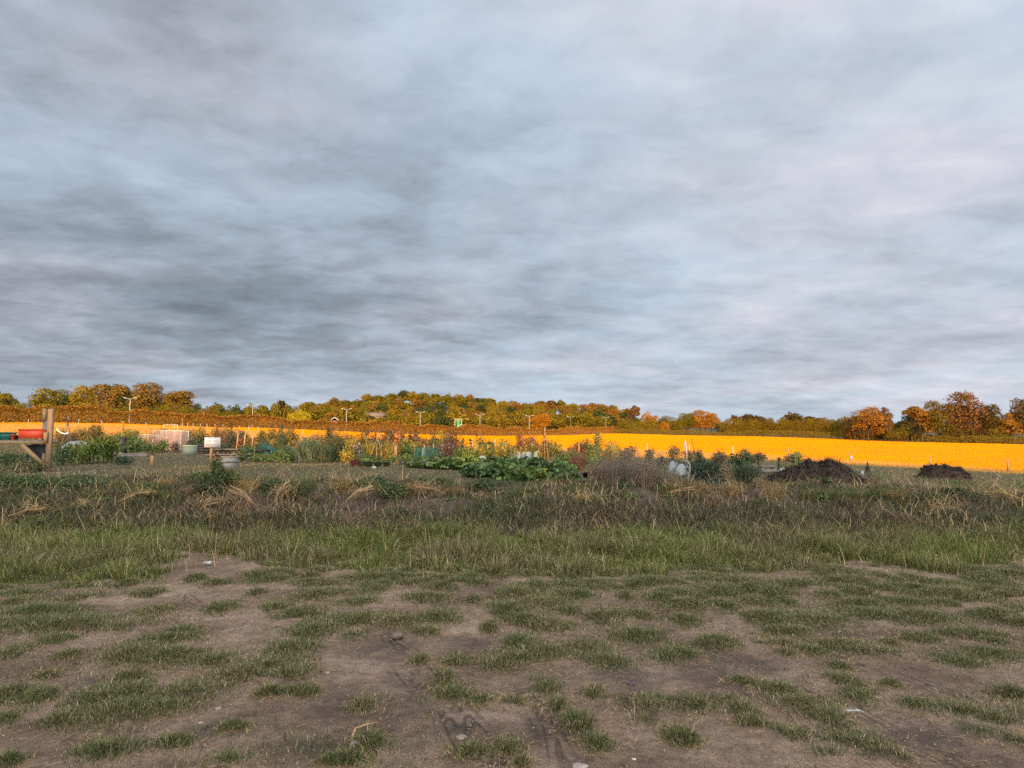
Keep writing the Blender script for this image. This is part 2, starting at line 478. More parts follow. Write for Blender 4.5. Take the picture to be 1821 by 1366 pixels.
def build_world():
    w = bpy.data.worlds.new('World'); sc.world = w; w.use_nodes = True
    nt = w.node_tree; nt.nodes.clear(); lk = nt.links
    tc = N(nt, 'ShaderNodeTexCoord'); sp = N(nt, 'ShaderNodeSeparateXYZ'); lk.new(tc.outputs['Generated'], sp.inputs[0])
    x, y, z = sp.outputs
    zc = math_(nt, 'MAXIMUM', z, 0.0); den = math_(nt, 'ADD', zc, .15)
    u = math_(nt, 'DIVIDE', x, den); v = math_(nt, 'DIVIDE', y, den)
    cv = N(nt, 'ShaderNodeCombineXYZ'); lk.new(u, cv.inputs[0]); lk.new(v, cv.inputs[1])
    mp = N(nt, 'ShaderNodeMapping'); mp.inputs['Location'].default_value = (3.1, 1.7, 0); mp.inputs['Rotation'].default_value = (0, 0, R(-12)); mp.inputs['Scale'].default_value = (.85, 1.0, 1)
    lk.new(cv.outputs[0], mp.inputs[0])

    def noise(scale, detail, rough, dist, off):
        m2 = N(nt, 'ShaderNodeMapping'); m2.inputs['Location'].default_value = off; lk.new(mp.outputs[0], m2.inputs[0])
        n = N(nt, 'ShaderNodeTexNoise', i_Scale=scale, i_Detail=detail, i_Roughness=rough, i_Distortion=dist)
        lk.new(m2.outputs[0], n.inputs['Vector']); return n.outputs['Fac']
    a = noise(.8, 2, .5, .1, (0, 0, 0)); b = noise(2.0, 9, .56, .25, (5, 2, 1)); c = noise(1.2, 4, .55, .1, (9, 4, 2)); d = noise(5.6, 9, .60, .35, (1, 8, 3))
    val = math_(nt, 'MULTIPLY_ADD', a, .42, math_(nt, 'MULTIPLY_ADD', b, .50, math_(nt, 'MULTIPLY', d, .38)))
    val = math_(nt, 'ADD', val, math_(nt, 'MULTIPLY', x, .13))
    val = math_(nt, 'ADD', val, math_(nt, 'MULTIPLY', zc, .22))
    # heavier cloud bank low in the north-west
    lo1 = N(nt, 'ShaderNodeMapRange', i_1=.02, i_2=.15, i_3=0.0, i_4=1.0, interpolation_type='SMOOTHSTEP'); lk.new(zc, lo1.inputs[0])
    lo2 = N(nt, 'ShaderNodeMapRange', i_1=.34, i_2=.17, i_3=0.0, i_4=1.0, interpolation_type='SMOOTHSTEP'); lk.new(zc, lo2.inputs[0])
    lo3 = N(nt, 'ShaderNodeMapRange', i_1=.05, i_2=-.5, i_3=0.0, i_4=1.0, interpolation_type='SMOOTHSTEP'); lk.new(x, lo3.inputs[0])
    low = math_(nt, 'MULTIPLY', math_(nt, 'MULTIPLY', lo1.outputs[0], lo2.outputs[0]), lo3.outputs[0])
    val = math_(nt, 'MULTIPLY_ADD', low, -.095, val)
    val = math_(nt, 'SUBTRACT', val, .130)
    # pale band just above the horizon
    hb = N(nt, 'ShaderNodeMapRange', i_1=.10, i_2=.03, i_3=0.0, i_4=.12); lk.new(zc, hb.inputs[0])
    val = math_(nt, 'ADD', val, hb.outputs[0])
    cool = ramp(nt, val, [(.24, (.165, .195, .24)), (.38, (.265, .315, .38)), (.52, (.40, .48, .585)), (.66, (.52, .62, .745)), (.85, (.67, .76, .88))])
    warm = ramp(nt, val, [(.24, (.185, .195, .235)), (.38, (.300, .320, .38)), (.52, (.465, .49, .575)), (.66, (.61, .63, .72)), (.85, (.79, .80, .87))])
    f = N(nt, 'ShaderNodeMapRange', i_1=.40, i_2=.62); lk.new(c, f.inputs[0])
    cloud = mixc(nt, f.outputs[0], cool, warm)
    # towards the west (behind the viewer) the cloud is lit from below and brighter
    back = math_(nt, 'MULTIPLY', y, -1.0)
    bk = N(nt, 'ShaderNodeMapRange', i_1=.05, i_2=1.0, i_3=0.0, i_4=1.0, interpolation_type='SMOOTHSTEP'); lk.new(back, bk.inputs[0])
    glow = mixc(nt, bk.outputs[0], (1.0, 1.0, 1.0), (8.0, 6.9, 5.9))
    cloud = mixc(nt, 1.0, cloud, glow, 'MULTIPLY')
    sky = N(nt, 'ShaderNodeTexSky', sky_type='NISHITA', sun_disc=False)
    sky.sun_elevation = SUN_EL; sky.sun_rotation = math.pi + SUN_AZ
    bg1 = N(nt, 'ShaderNodeBackground', i_Strength=.10); lk.new(sky.outputs[0], bg1.inputs[0])
    bg2 = N(nt, 'ShaderNodeBackground', i_Strength=1.06); lk.new(cloud, bg2.inputs[0])
    mx = N(nt, 'ShaderNodeMixShader', i_0=.93); lk.new(bg1.outputs[0], mx.inputs[1]); lk.new(bg2.outputs[0], mx.inputs[2])
    o = N(nt, 'ShaderNodeOutputWorld'); lk.new(mx.outputs[0], o.inputs[0])
    w.cycles.sampling_method = 'MANUAL'; w.cycles.sample_map_resolution = 512


build_world()
sl = bpy.data.lights.new('sun', 'SUN'); sl.energy = 5.0; sl.angle = R(.4); sl.color = (1.0, .53, .16)
so = bpy.data.objects.new('sun', sl); COL.objects.link(so)
so.rotation_euler = (math.pi / 2 - SUN_EL, 0, -SUN_AZ)
LDIR = np.array([math.sin(SUN_AZ) * math.cos(SUN_EL), math.cos(SUN_AZ) * math.cos(SUN_EL), -math.sin(SUN_EL)])

cam = bpy.data.cameras.new('camera'); co = bpy.data.objects.new('camera', cam); COL.objects.link(co)
cam.sensor_fit = 'HORIZONTAL'; cam.sensor_width = 36; cam.lens = 36 * F / W; cam.clip_start = .1; cam.clip_end = 20000
co.location = (0, 0, CH); co.rotation_euler = (math.pi / 2 + PITCH, 0, 0); sc.camera = co
vs = sc.view_settings; vs.view_transform = 'Standard'; vs.look = 'None'; vs.gamma = 1; vs.exposure = 0.0
sc.cycles.max_bounces = 6; sc.cycles.diffuse_bounces = 3; sc.cycles.transparent_max_bounces = 12
sc.cycles.use_denoising = False; sc.cycles.caustics_reflective = False; sc.cycles.caustics_refractive = False

# ------------------------------------------------------------------ grass patches on the track: (photo x, y, half width, half height)
PATCH = """262 1057 30 9;286 1085 33 10;393 1081 32 11;30 1071 30 10;44 1054 45 7;146 1063 40 9;385 1040 25 6;350 1032 20 5;487 1080 28 9;455 1055 18 5
68 1090 80 14;119 1112 130 18;225 1114 40 9;102 1139 28 9;20 1163 35 16;317 1122 40 10;293 1137 60 13;231 1166 55 22;306 1166 60 18;378 1176 60 15;124 1166 20 8
531 1091 45 16;504 1103 28 8;558 1120 60 20;517 1153 40 16;477 1183 75 18;511 1200 40 16;425 1197 50 17;83 1204 22 7;231 1204 25 8;20 1231 45 18;68 1241 30 12
187 1238 60 26;238 1231 40 18;340 1228 75 25;211 1265 75 28;102 1279 45 22;20 1279 40 20;293 1258 60 14;415 1296 22 6;477 1236 22 7;538 1234 35 9;190 1337 55 20
306 1323 40 12;405 1355 36 14;14 1360 20 8;600 1360 30 8;565 1058 50 12;483 1030 30 10;682 1027 45 10;757 1035 22 7;800 1037 18 4;848 1034 28 10;900 1025 25 8;954 1040 18 14
760 1064 40 9;668 1047 25 12;644 1071 40 8;842 1067 10 4;917 1057 45 13;968 1071 50 14;906 1085 35 12;934 1102 45 10;975 1112 48 14;1073 1098 40 16;1015 1088 25 10;1025 1057 40 10
637 1105 40 12;709 1105 50 13;774 1098 40 12;631 1132 27 12;757 1125 25 9;872 1119 16 9;923 1146 30 14;879 1183 35 14;917 1173 45 12;968 1163 50 16;811 1180 25 9
791 1207 28 17;804 1231 50 12;859 1243 18 7;746 1177 14 7;971 1221 38 19;1043 1153 50 14;1073 1177 55 15;1145 1132 60 12;1189 1170 40 14;1053 1238 22 12;913 1248 28 7;992 1255 20 12
1158 1258 60 20;1145 1279 35 14;1026 1289 30 18;1063 1323 26 14;648 1255 24 12;658 1326 28 15;838 1337 32 15;906 1328 24 15;1206 1313 26 10;620 1359 25 8;927 1357 12 7
1148 1034 50 10;1060 1037 40 11;1111 1061 14 7;1175 1063 25 8;1213 1075 20 10;1138 1093 20 8;1220 1057 40 14;1275 1051 36 20;1220 1075 30 10;1292 1078 20 14;1364 1057 28 14
1350 1071 32 10;1401 1071 12 7;1473 1057 35 8;1422 1040 60 8;1527 1051 25 11;1507 1034 80 8;1572 1046 30 10;1609 1071 40 10;1660 1034 40 8;1695 1057 70 14;1780 1047 60 16;1677 1073 30 7
1364 1098 60 14;1456 1102 90 16;1558 1095 70 18;1643 1098 60 11;1405 1122 60 9;1527 1075 40 7;1773 1098 45 12;1810 1112 22 14;1725 1132 65 11;1773 1146 30 10;1636 1136 30 8;1763 1163 50 14
1711 1177 45 14;1585 1143 14 5;1278 1143 40 11;1353 1144 22 8;1394 1143 22 8;1398 1162 18 7;1214 1167 30 14;1220 1105 25 10;1490 1146 50 14;1445 1156 22 10;1568 1162 42 9;1493 1184 16 7
1497 1211 32 14;1524 1238 32 16;1384 1228 36 12;1323 1214 25 7;1422 1255 55 18;1466 1279 38 20;1234 1255 55 16;1319 1265 32 20;1336 1289 25 12;1405 1313 42 18;1507 1320 55 22
1558 1337 55 22;1473 1347 40 14;1602 1347 25 14;1217 1317 22 10;1626 1259 35 11;1705 1269 60 18;1773 1283 32 14;1746 1306 60 20;1807 1320 25 18;1800 1238 30 8;1585 1218 14 6
-60 1110 90 22;-90 1180 70 26;-70 1260 60 30;1890 1090 70 20;1900 1170 60 24;1880 1290 60 30;1960 1230 60 25;-160 1100 70 20"""
pat = np.array([[float(t) for t in q.split()] for q in PATCH.replace('\n', ';').split(';') if q.strip()])
pat[:, 2:] *= 1.12
_pr = np.random.default_rng(5)
_ex = _pr.uniform(-60, 1880, 95)
_ex = _ex[(np.abs(_ex - 380) > 70)]
pat = np.concatenate([pat, np.stack([_ex, np.where(_ex > 900, _pr.uniform(1012, 1062, len(_ex)), _pr.uniform(1014, 1046, len(_ex))), _pr.uniform(16, 52, len(_ex)), _pr.uniform(4, 9, len(_ex))], 1)])


def on_flat(px, py):
    a, b = ray(px, py); Y = -CH / b
    return a * Y, Y


STAIN = [(730, 1235, 70, 34), (850, 1150, 70, 18), (1105, 1195, 80, 30), (960, 1290, 45, 26), (1260, 1200, 70, 30), (1640, 1310, 70, 22), (150, 1212, 45, 12),
         (600, 1250, 45, 30), (690, 1150, 60, 22), (1330, 1180, 80, 18), (560, 1330, 60, 20), (1500, 1130, 60, 10), (820, 1290, 40, 12), (380, 1300, 40, 14)]
TRACKS = [[(770, 1040), (800, 1090), (850, 1130), (905, 1180)], [(900, 1366), (812, 1240), (745, 1180), (690, 1130)], [(860, 1366), (770, 1240), (700, 1180)],
          [(1230, 1140), (1440, 1230), (1720, 1366)], [(270, 1030), (330, 1062), (420, 1110)], [(1010, 1366), (980, 1290), (930, 1230)], [(1400, 1140), (1600, 1200), (1830, 1290)]]


def verge_edge(px):
    """photo row where the long verge grass begins"""
    return np.interp(px, [-300, 0, 200, 270, 330, 420, 480, 620, 760, 900, 1100, 1250, 1500, 1821, 2200], [1040, 1038, 1036, 1028, 1004, 1004, 1028, 1022, 1012, 1022, 1030, 1022, 1020, 1016, 1012])


def build_ground():
    rows = np.unique(np.round(np.concatenate([[-110, -80, -50, -25, -10, -4, -1, .5, 1.5], np.arange(2.2, 9.5, .042), np.arange(9.5, 17, .09), np.arange(17, 60, .7), np.arange(60, 420, 5),
                                              np.arange(420, 900, 15), np.geomspace(900, 7000, 24)]), 4))
    nx = 430
    u = np.linspace(-1, 1, nx)
    hw = np.where(rows < 2, 9.5 + (2 - np.minimum(rows, 2)) * 1.2, 8.2 + rows * .95)
    X = u[None, :] * hw[:, None]; Y = np.repeat(rows[:, None], nx, 1)
    Z = gz(X, Y)
    n0 = len(rows)
    # tyre tracks: length along and distance across
    s_at = np.full(X.shape, 0.0); t_at = np.full(X.shape, 9.0)
    near = (Y < 11) & (Y > 2)
    for tr in TRACKS:
        pts = np.array([on_flat(*p) for p in tr]); acc = 0
        for a, b in zip(pts[:-1], pts[1:]):
            d = b - a; L = np.hypot(*d); d = d / L
            s = (X - a[0]) * d[0] + (Y - a[1]) * d[1]; t = (X - a[0]) * -d[1] + (Y - a[1]) * d[0]
            sc_ = np.clip(s, 0, L); dist = np.hypot(s - sc_, t)
            k = (dist < np.abs(t_at)) & near
            s_at[k] = (acc + s)[k]; t_at[k] = np.where(np.abs(s - sc_) > 0, dist, np.abs(t))[k]; acc += L
    Z = Z - .012 * np.exp(-(t_at / .13) ** 2)
    # where tufts stand the soil is a little higher
    gm = np.zeros(X.shape)
    for cx, cy, rx, ry in pat:
        gx, gy = on_flat(cx, cy); wx = rx * gy / F; wy = ry * gy * gy / (F * CH)
        k = (np.abs(X - gx) < wx * 1.6) & (np.abs(Y - gy) < wy * 1.6) & near
        gm[k] = np.maximum(gm[k], np.clip(1.35 - np.hypot((X[k] - gx) / wx, (Y[k] - gy) / wy), 0, 1))
    Z = Z + .02 * gm
    st = np.zeros(X.shape)
    for cx, cy, rx, ry in STAIN:
        gx, gy = on_flat(cx, cy); wx = rx * gy / F; wy = ry * gy * gy / (F * CH)
        st = np.maximum(st, np.exp(-((X - gx) / wx) ** 2 - ((Y - gy) / wy) ** 2) * near)
    ve = on_flat(np.clip(W / 2 + F * X / np.maximum(Y, 1), -300, 2200), verge_edge(np.clip(W / 2 + F * X / np.maximum(Y, 1), -300, 2200)))[1]
    gras = np.maximum(gm * .52, sstep(-.2, .5, Y - ve + 2.6 * fbm(X * .9, Y * 1.1, 51) + 1.3 * fbm(X * 3.2, Y * 3.2, 53)))
    field = sstep(-.6, .6, Y - yfence(X)) * (Y < yfar(X) + 6)
    bare = sstep(11.6, 12.8, Y) * sstep(14.6, 13.6, Y) * sstep(.0, .14, fbm(X * .55 + 3, Y * .8, 71) + .5 * fbm(X * 2, Y * 2, 72) + .12)
    V = np.stack([X, Y, Z], -1).reshape(-1, 3)
    idx = np.arange(n0 * nx).reshape(n0, nx)
    Q = np.stack([idx[:-1, :-1], idx[:-1, 1:], idx[1:, 1:], idx[1:, :-1]], -1).reshape(-1, 4)
    m, nt, nd, lk = newmat('ground')
    g = N(nt, 'ShaderNodeNewGeometry'); pos = g.outputs['Position']

    def att(nm): return N(nt, 'ShaderNodeAttribute', attribute_name=nm).outputs['Fac']

    def nz(scale, det=5, rough=.6, dist=0.0):
        n = N(nt, 'ShaderNodeTexNoise', i_Scale=scale, i_Detail=det, i_Roughness=rough, i_Distortion=dist); lk.new(pos, n.inputs['Vector']); return n.outputs['Fac']
    n1, n2, n3 = nz(1.1, 8, .65), nz(11, 9, .78), nz(75, 5, .8)
    dirt = ramp(nt, n1, [(.32, (.146, .100, .070)), (.50, (.278, .197, .140)), (.66, (.42, .31, .226))])
    dirt = mixc(nt, .75, dirt, ramp(nt, n2, [(.30, (.30, .30, .31)), (.5, (1, 1, 1)), (.70, (1.6, 1.55, 1.48))]), 'MULTIPLY')
    dirt = mixc(nt, .6, dirt, ramp(nt, n3, [(.32, (.35, .35, .35)), (.5, (1, 1, 1)), (.64, (1.35, 1.33, 1.3)), (.72, (2.2, 2.1, 2.0))]), 'MULTIPLY')
    stf = math_(nt, 'MULTIPLY', att('stain'), math_(nt, 'MULTIPLY_ADD', nz(3.2, 6, .7, .8), 3.6, -.9)); stf = N(nt, 'ShaderNodeClamp', i_Value=0.0).outputs[0] if False else stf
    cl = N(nt, 'ShaderNodeClamp'); lk.new(stf, cl.inputs[0])
    dirt = mixc(nt, math_(nt, 'MULTIPLY', cl.outputs[0], .7), dirt, (.085, .068, .058))
    # tread
    s_, t_ = att('track_s'), att('track_t')
    tm = N(nt, 'ShaderNodeMapRange', i_1=.12, i_2=.05, i_3=0.0, i_4=1.0); lk.new(t_, tm.inputs[0])
    ph = math_(nt, 'ADD', math_(nt, 'MULTIPLY', s_, 11.0), math_(nt, 'MULTIPLY', t_, 125.0))
    tw = math_(nt, 'MULTIPLY', math_(nt, 'SINE', ph), tm.outputs[0])
    broken = N(nt, 'ShaderNodeMapRange', i_1=.45, i_2=.55); lk.new(nz(1.7, 3), broken.inputs[0])
    tw = math_(nt, 'MULTIPLY', tw, broken.outputs[0])
    twd = math_(nt, 'MULTIPLY', math_(nt, 'MAXIMUM', math_(nt, 'MULTIPLY', tw, -1.0), 0.0), .75)
    dirt = mixc(nt, twd, dirt, (.07, .055, .045))
    under = ramp(nt, nz(5, 5), [(.3, (.055, .048, .028)), (.55, (.105, .088, .052)), (.75, (.19, .15, .095))])
    gm_ = math_(nt, 'MULTIPLY_ADD', math_(nt, 'SUBTRACT', nz(7, 5, .7), .5), .9, att('grass')); gcl = N(nt, 'ShaderNodeMapRange', i_1=.35, i_2=.65); lk.new(gm_, gcl.inputs[0])
    c = mixc(nt, gcl.outputs[0], dirt, under)
    bank = ramp(nt, nz(4, 5, .7), [(.3, (.045, .034, .027)), (.55, (.11, .082, .064)), (.75, (.20, .15, .118))])
    c = mixc(nt, att('bare'), c, bank)
    straw = ramp(nt, nz(.35, 5, .7), [(.3, (.48, .185, .003)), (.6, (.56, .22, .003))])
    c = mixc(nt, att('field'), c, straw)
    b = N(nt, 'ShaderNodeBsdfPrincipled'); b.inputs['Roughness'].default_value = .95; b.inputs['Specular IOR Level'].default_value = .12; lk.new(c, b.inputs['Base Color'])
    h = math_(nt, 'MULTIPLY_ADD', n2, 1.0, math_(nt, 'MULTIPLY', n3, .45)); h = math_(nt, 'MULTIPLY_ADD', tw, .22, h)
    bp = N(nt, 'ShaderNodeBump', i_Strength=.9, i_Distance=.045); lk.new(h, bp.inputs['Height']); lk.new(bp.outputs[0], b.inputs['Normal'])
    o = N(nt, 'ShaderNodeOutputMaterial'); lk.new(b.outputs[0], o.inputs[0])
    mb = MB(); mb.add(V, None, Q)
    ob = mb.build('ground', m, smooth=True); tag(ob, kind='structure')
    for nm, A in (('stain', st), ('track_s', s_at), ('track_t', np.minimum(t_at, 1)), ('grass', gras), ('field', field), ('bare', bare)):
        a = ob.data.attributes.new(nm, 'FLOAT', 'POINT'); a.data.foreach_set('value', A.ravel().astype(np.float32))


build_ground()


# unseen ridge added behind the camera to put the near ground in shade
def build_shade_ridge():
    xs = np.arange(-190, 150, .5); y0 = -60.0
    T = np.interp(xs + 105 * math.tan(SUN_AZ), [-200, -60, -10.9, -8.8, 1, 6, 20, 36, 150], [62, 58, 56, 36, 37, 50, 55, 53, 53])
    T = T + 12 * np.exp(-((xs + 28.9) / .9) ** 4)  # hump added to the ridge to keep the stand's post unlit
    top = .0787 * (T - y0) + .30 * fbm(xs * .12, xs * 0, 5) + .22 * fbm(xs * .9, xs * 0 + 4, 7)

    def gap(Xt, Yt, zt, half, depth):  # notch cut in the added ridge to let a patch of sun through
        xr = Xt - (Yt - y0) * math.tan(SUN_AZ)
        zr = zt + (Yt - y0) * math.tan(SUN_EL) / math.cos(SUN_AZ)
        k = sstep(half + .5, half, np.abs(xs - xr)); top[:] = np.where(k > 0, top * (1 - k) + np.minimum(top, zr - depth) * k, top)
    Ys = at(272, 829)
    gap(-638 / F * Ys, Ys, float(gz(-638 / F * Ys, Ys)) + .05, .55, .55)
    for px, py in ((440, 826), (470, 826), (505, 827)):
        Yg = at(px, py); Xg = (px - W / 2) / F * Yg; gap(Xg, Yg, float(gz(Xg, Yg)) + .1, .8, .5)
    V = []; 
    prof = [(-40, 0.0), (-14, .75), (-3, .99), (0, 1.0), (3, .97), (13, .7), (34, -.02)]
    for dy, k in prof: V.append(np.stack([xs, 0 * xs + y0 + dy, top * k + (.25 * fbm(xs * .3, xs * 0 + dy, 9) if k not in (1.0,) else 0)], 1))
    V = np.concatenate(V); n = len(xs)
    Q = [[i * n + k, i * n + k + 1, (i + 1) * n + k + 1, (i + 1) * n + k] for i in range(len(prof) - 1) for k in range(n - 1)]
    ob = MB().add(V, None, Q).build('shade_ridge', plain('shade_ridge_turf', (.07, .075, .035), .95, .35, .8), smooth=True)
    tag(ob, kind='structure')


build_shade_ridge()

# ------------------------------------------------------------------ grasses
G_TUFT = grass_mat('tuft_grass', [(0, (.050, .066, .020)), (.45, (.120, .142, .044)), (.85, (.21, .205, .080)), (1, (.50, .39, .23))],
                   [(0, (.060, .066, .024)), (.45, (.158, .156, .056)), (.8, (.28, .235, .11)), (1, (.54, .42, .25))], 1.3)
G_VERGE = grass_mat('verge_grass', [(0, (.05, .072, .012)), (.5, (.150, .185, .030)), (.85, (.27, .28, .065)), (1, (.55, .46, .25))],
                    [(0, (.055, .055, .020)), (.5, (.15, .138, .05)), (.8, (.30, .25, .11)), (1, (.55, .43, .25))], .7)
G_BANK = grass_mat('bank_grass', [(0, (.030, .025, .014)), (.5, (.092, .074, .038)), (.85, (.19, .145, .075)), (1, (.46, .34, .19))],
                   [(0, (.024, .034, .012)), (.5, (.068, .090, .028)), (.85, (.15, .155, .058)), (1, (.40, .32, .17))], .8)
G_MEAD = grass_mat('meadow_grass', [(0, (.10, .085, .042)), (.5, (.21, .165, .088)), (1, (.38, .285, .16))],
                   [(0, (.08, .088, .032)), (.5, (.175, .175, .065)), (1, (.33, .275, .135))], .25)
G_STUB = grass_mat('stubble_straw', [(0, (.60, .243, .003)), (.5, (.65, .268, .003)), (1, (.70, .295, .003))],
                   [(0, (.57, .222, .003)), (.5, (.62, .246, .003)), (1, (.67, .27, .003))], .06, .1, 0)
G_EDGE = grass_mat('field_edge_grass', [(0, (.46, .19, .04)), (.5, (.66, .30, .06)), (1, (.82, .43, .12))],
                   [(0, (.34, .20, .04)), (.5, (.54, .32, .06)), (1, (.74, .44, .12))], .2, .15, 0)


def grasses():
    # short tufts on the worn track
    mb = MB()
    for cx, cy, rx, ry in pat:
        gx, gy = on_flat(cx, cy + 2); wx = rx * gy / F; wy = ry * gy * gy / (F * CH)
        n = int(min(22000, 420 + 9000 * math.pi * wx * wy))
        a = rng.uniform(0, 2 * math.pi, n); r = rng.uniform(0, 1, n) ** .62 * (1 + .42 * rng.normal(size=n)) * 1.15
        x = gx + wx * r * np.cos(a); y = gy + wy * r * np.sin(a)
        keep = 2.0 * fbm(x * 3.0, y * 3.6, 81, 5) + .36 - .40 * np.clip(r - .35, 0, 2) > rng.uniform(-.22, .24, n)
        x, y, r = x[keep], y[keep], r[keep]; n = len(x)
        hh = (.018 + .042 * np.clip(1.1 - r, 0, 1)) * (1 + 1.3 * fbm(x * 2, y * 2, 83)) * rng.uniform(.5, 1.25, n) * rng.uniform(.85, 1.2)
        hh = np.where(rng.uniform(size=n) < .02, hh * 1.9, hh)
        blades(mb, np.stack([x, y, gz(x, y) + .012], 1), hh, rng.uniform(.0035, .0065, n) * (.6 + gy * .09), 1.35, np.arctan2(y - gy, x - gx) + rng.normal(size=n) * 1.0)
    n = 150000; y = 2.6 + rng.uniform(0, 1, n) * 6.6; x = rng.uniform(-1, 1, n) * (1.5 + y * .85)
    keep = fbm(x * 1.3, y * 1.6, 85, 5) + .03 > rng.uniform(.0, .32, n); x, y = x[keep], y[keep]; n = len(x)
    blades(mb, np.stack([x, y, gz(x, y) + .004], 1), rng.uniform(.012, .045, n), rng.uniform(.003, .006, n) * 1.1, 1.2)
    tag(mb.build('tuft_grass', G_TUFT), kind='stuff')
    # (thatch is added with the litter) a thin scatter of single blades and dry bits between
    # verge
    mb = MB()
    n = 330000
    y = 7.6 + rng.uniform(0, 1, n) ** .9 * 4.1; x = rng.uniform(-1, 1, n) * (2 + y * .84)
    ve = on_flat(910, verge_edge(W / 2 + F * x / y))[1]
    t = y - ve + 2.6 * fbm(x * .9, y * 1.1, 51) + 1.3 * fbm(x * 3.2, y * 3.2, 53)
    keep = (t > rng.uniform(-.5, .7, n)) & (rng.uniform(size=n) < np.clip(.55 + 1.6 * fbm(x * 1.5, y * 1.5, 91) + .25 * sstep(0, 1, t), .1, 1)); x, y, t = x[keep], y[keep], t[keep]; n = len(x)
    tall = (.04 + .125 * sstep(-.1, 1.7, t)) * (1 - .35 * sstep(10.4, 11.6, y)); tall = tall * (1 + 1.5 * fbm(x * 1.1, y * 1.1, 61))
    h = tall * rng.uniform(.5, 1.25, n); h = np.where(rng.uniform(size=n) < .015, h * 1.7, h)
    blades(mb, np.stack([x, y, gz(x, y) - .01], 1), h, rng.uniform(.006, .011, n), 1.15)
    q = 1500; y = 8.6 + rng.uniform(0, 1, q) * 5.4; x = rng.uniform(-1, 1, q) * (2 + y * .84)
    STK = MB(); ribbons(STK, np.stack([x, y, gz(x, y)], 1), rng.uniform(0, 6.28, q), rng.uniform(.18, .46, q), rng.uniform(.004, .007, q), rng.uniform(1.0, 1.5, q), rng.uniform(.2, 1.0, q), 4)
    tag(STK.build('tall_grass_stalk_litter', M_STRAW), kind='stuff')
    m = 700; cy = 8.0 + rng.uniform(0, 1, m) ** .9 * 3.4; cx = rng.uniform(-1, 1, m) * (2 + cy * .84)
    k = cy - on_flat(910, verge_edge(W / 2 + F * cx / cy))[1] + 2.6 * fbm(cx * .9, cy * 1.1, 51) > rng.uniform(-.2, .7, m); cx, cy = cx[k], cy[k]; m = len(cx)
    q = 130; R0 = np.repeat(rng.uniform(.10, .26, m), q); H0 = np.repeat(rng.uniform(.08, .34, m), q); a = rng.uniform(0, 6.28, m * q); r = rng.uniform(0, 1, m * q) ** .7
    x = np.repeat(cx, q) + R0 * r * np.cos(a); y = np.repeat(cy, q) + R0 * r * np.sin(a)
    blades(mb, np.stack([x, y, gz(x, y) - .01], 1), H0 * rng.uniform(.5, 1.2, m * q), rng.uniform(.005, .010, m * q), 1.2, a + rng.normal(size=m * q) * .5)
    tag(mb.build('verge_grass', G_VERGE), kind='stuff')
    # dry grass and tangle on the bank
    mb = MB(); n = 210000
    y = rng.uniform(10.6, 15.6, n); x = rng.uniform(-1, 1, n) * (2 + y * .84)
    bare = sstep(11.6, 12.8, y) * sstep(14.6, 13.6, y) * sstep(.0, .14, fbm(x * .55 + 3, y * .8, 71) + .5 * fbm(x * 2, y * 2, 72) + .12)
    keep = rng.uniform(size=n) < np.clip(.9 - .8 * bare + 2.0 * fbm(x * 1.4, y * 1.4, 93), .04, 1) * sstep(10.4, 11.6, y); x, y = x[keep], y[keep]; n = len(x)
    h = (.12 + .20 * (fbm(x * .9, y * .9, 63) + .4)) * rng.uniform(.4, 1.25, n) * (1 - .6 * sstep(12.9, 14.2, y))
    h = np.where(rng.uniform(size=n) < .02, h * 1.8, h)
    blades(mb, np.stack([x, y, gz(x, y) - .01], 1), h, rng.uniform(.007, .013, n), 1.25)
    tag(mb.build('bank_grass', G_BANK), kind='stuff')
    # loose dead stalks lying about on the bank
    mb = MB(); n = 16000
    y = rng.uniform(10.8, 15.3, n); x = rng.uniform(-1, 1, n) * (2 + y * .84)
    keep = fbm(x * .7, y * .9, 95) + .5 * fbm(x * 2.5, y * 2.5, 96) > rng.uniform(-.15, .2, n); x, y = x[keep], y[keep]; n = len(x)
    ribbons(mb, np.stack([x, y, gz(x, y) + rng.uniform(0, .12, n)], 1), rng.uniform(0, 6.28, n), rng.uniform(.15, .55, n), rng.uniform(.005, .011, n), rng.uniform(-.1, 1.1, n), rng.uniform(.3, 1.6, n), 4, rng.normal(size=n) * .8)
    tag(mb.build('dead_stalk_litter', M_STRAW), kind='stuff')
    # mown grass between the plots, coarser with distance
    mb = MB(); n = 330000
    y = 14.6 * np.exp(rng.uniform(0, 1, n) * math.log(135 / 14.6)); x = rng.uniform(-1, 1, n) * (3 + y * .84)
    keep = y < yfence(x) - .3; x, y = x[keep], y[keep]; n = len(x)
    px = W / 2 + F * x / y
    rough = sstep(1150, 1500, px); 
    h = (.045 + .075 * rough) * rng.uniform(.4, 1.35, n) * (1 + 1.2 * fbm(x * .4, y * .4, 65)) + .0006 * y
    h = np.where(rng.uniform(size=n) < .012, h * 2.2, h)
    blades(mb, np.stack([x, y, gz(x, y) - .01], 1), h, np.maximum(.007, y * .00055) * rng.uniform(.7, 1.4, n), .9)
    tag(mb.build('meadow_grass', G_MEAD), kind='stuff')
    # dry rank grass from the backs of the plots up to the fence and just into the field
    mb = MB(); n = 330000
    x = rng.uniform(-118, 62, n); yf = yfence(x); pxx = W / 2 + F * x / yf
    ys = np.interp(pxx, [-100, 300, 560, 900, 1250, 1821], [92, 84, 60, 48, 50, 47]); ys = np.minimum(ys, yf - 2)
    y = ys + (yf + 7 - ys) * rng.uniform(0, 1, n) ** .9 + rng.normal(size=n) * .7
    keep = (np.abs(x) < .86 * y + 4) & (rng.uniform(size=n) < .9 + fbm(x * .2, y * .2, 99)); x, y = x[keep], y[keep]; n = len(x)
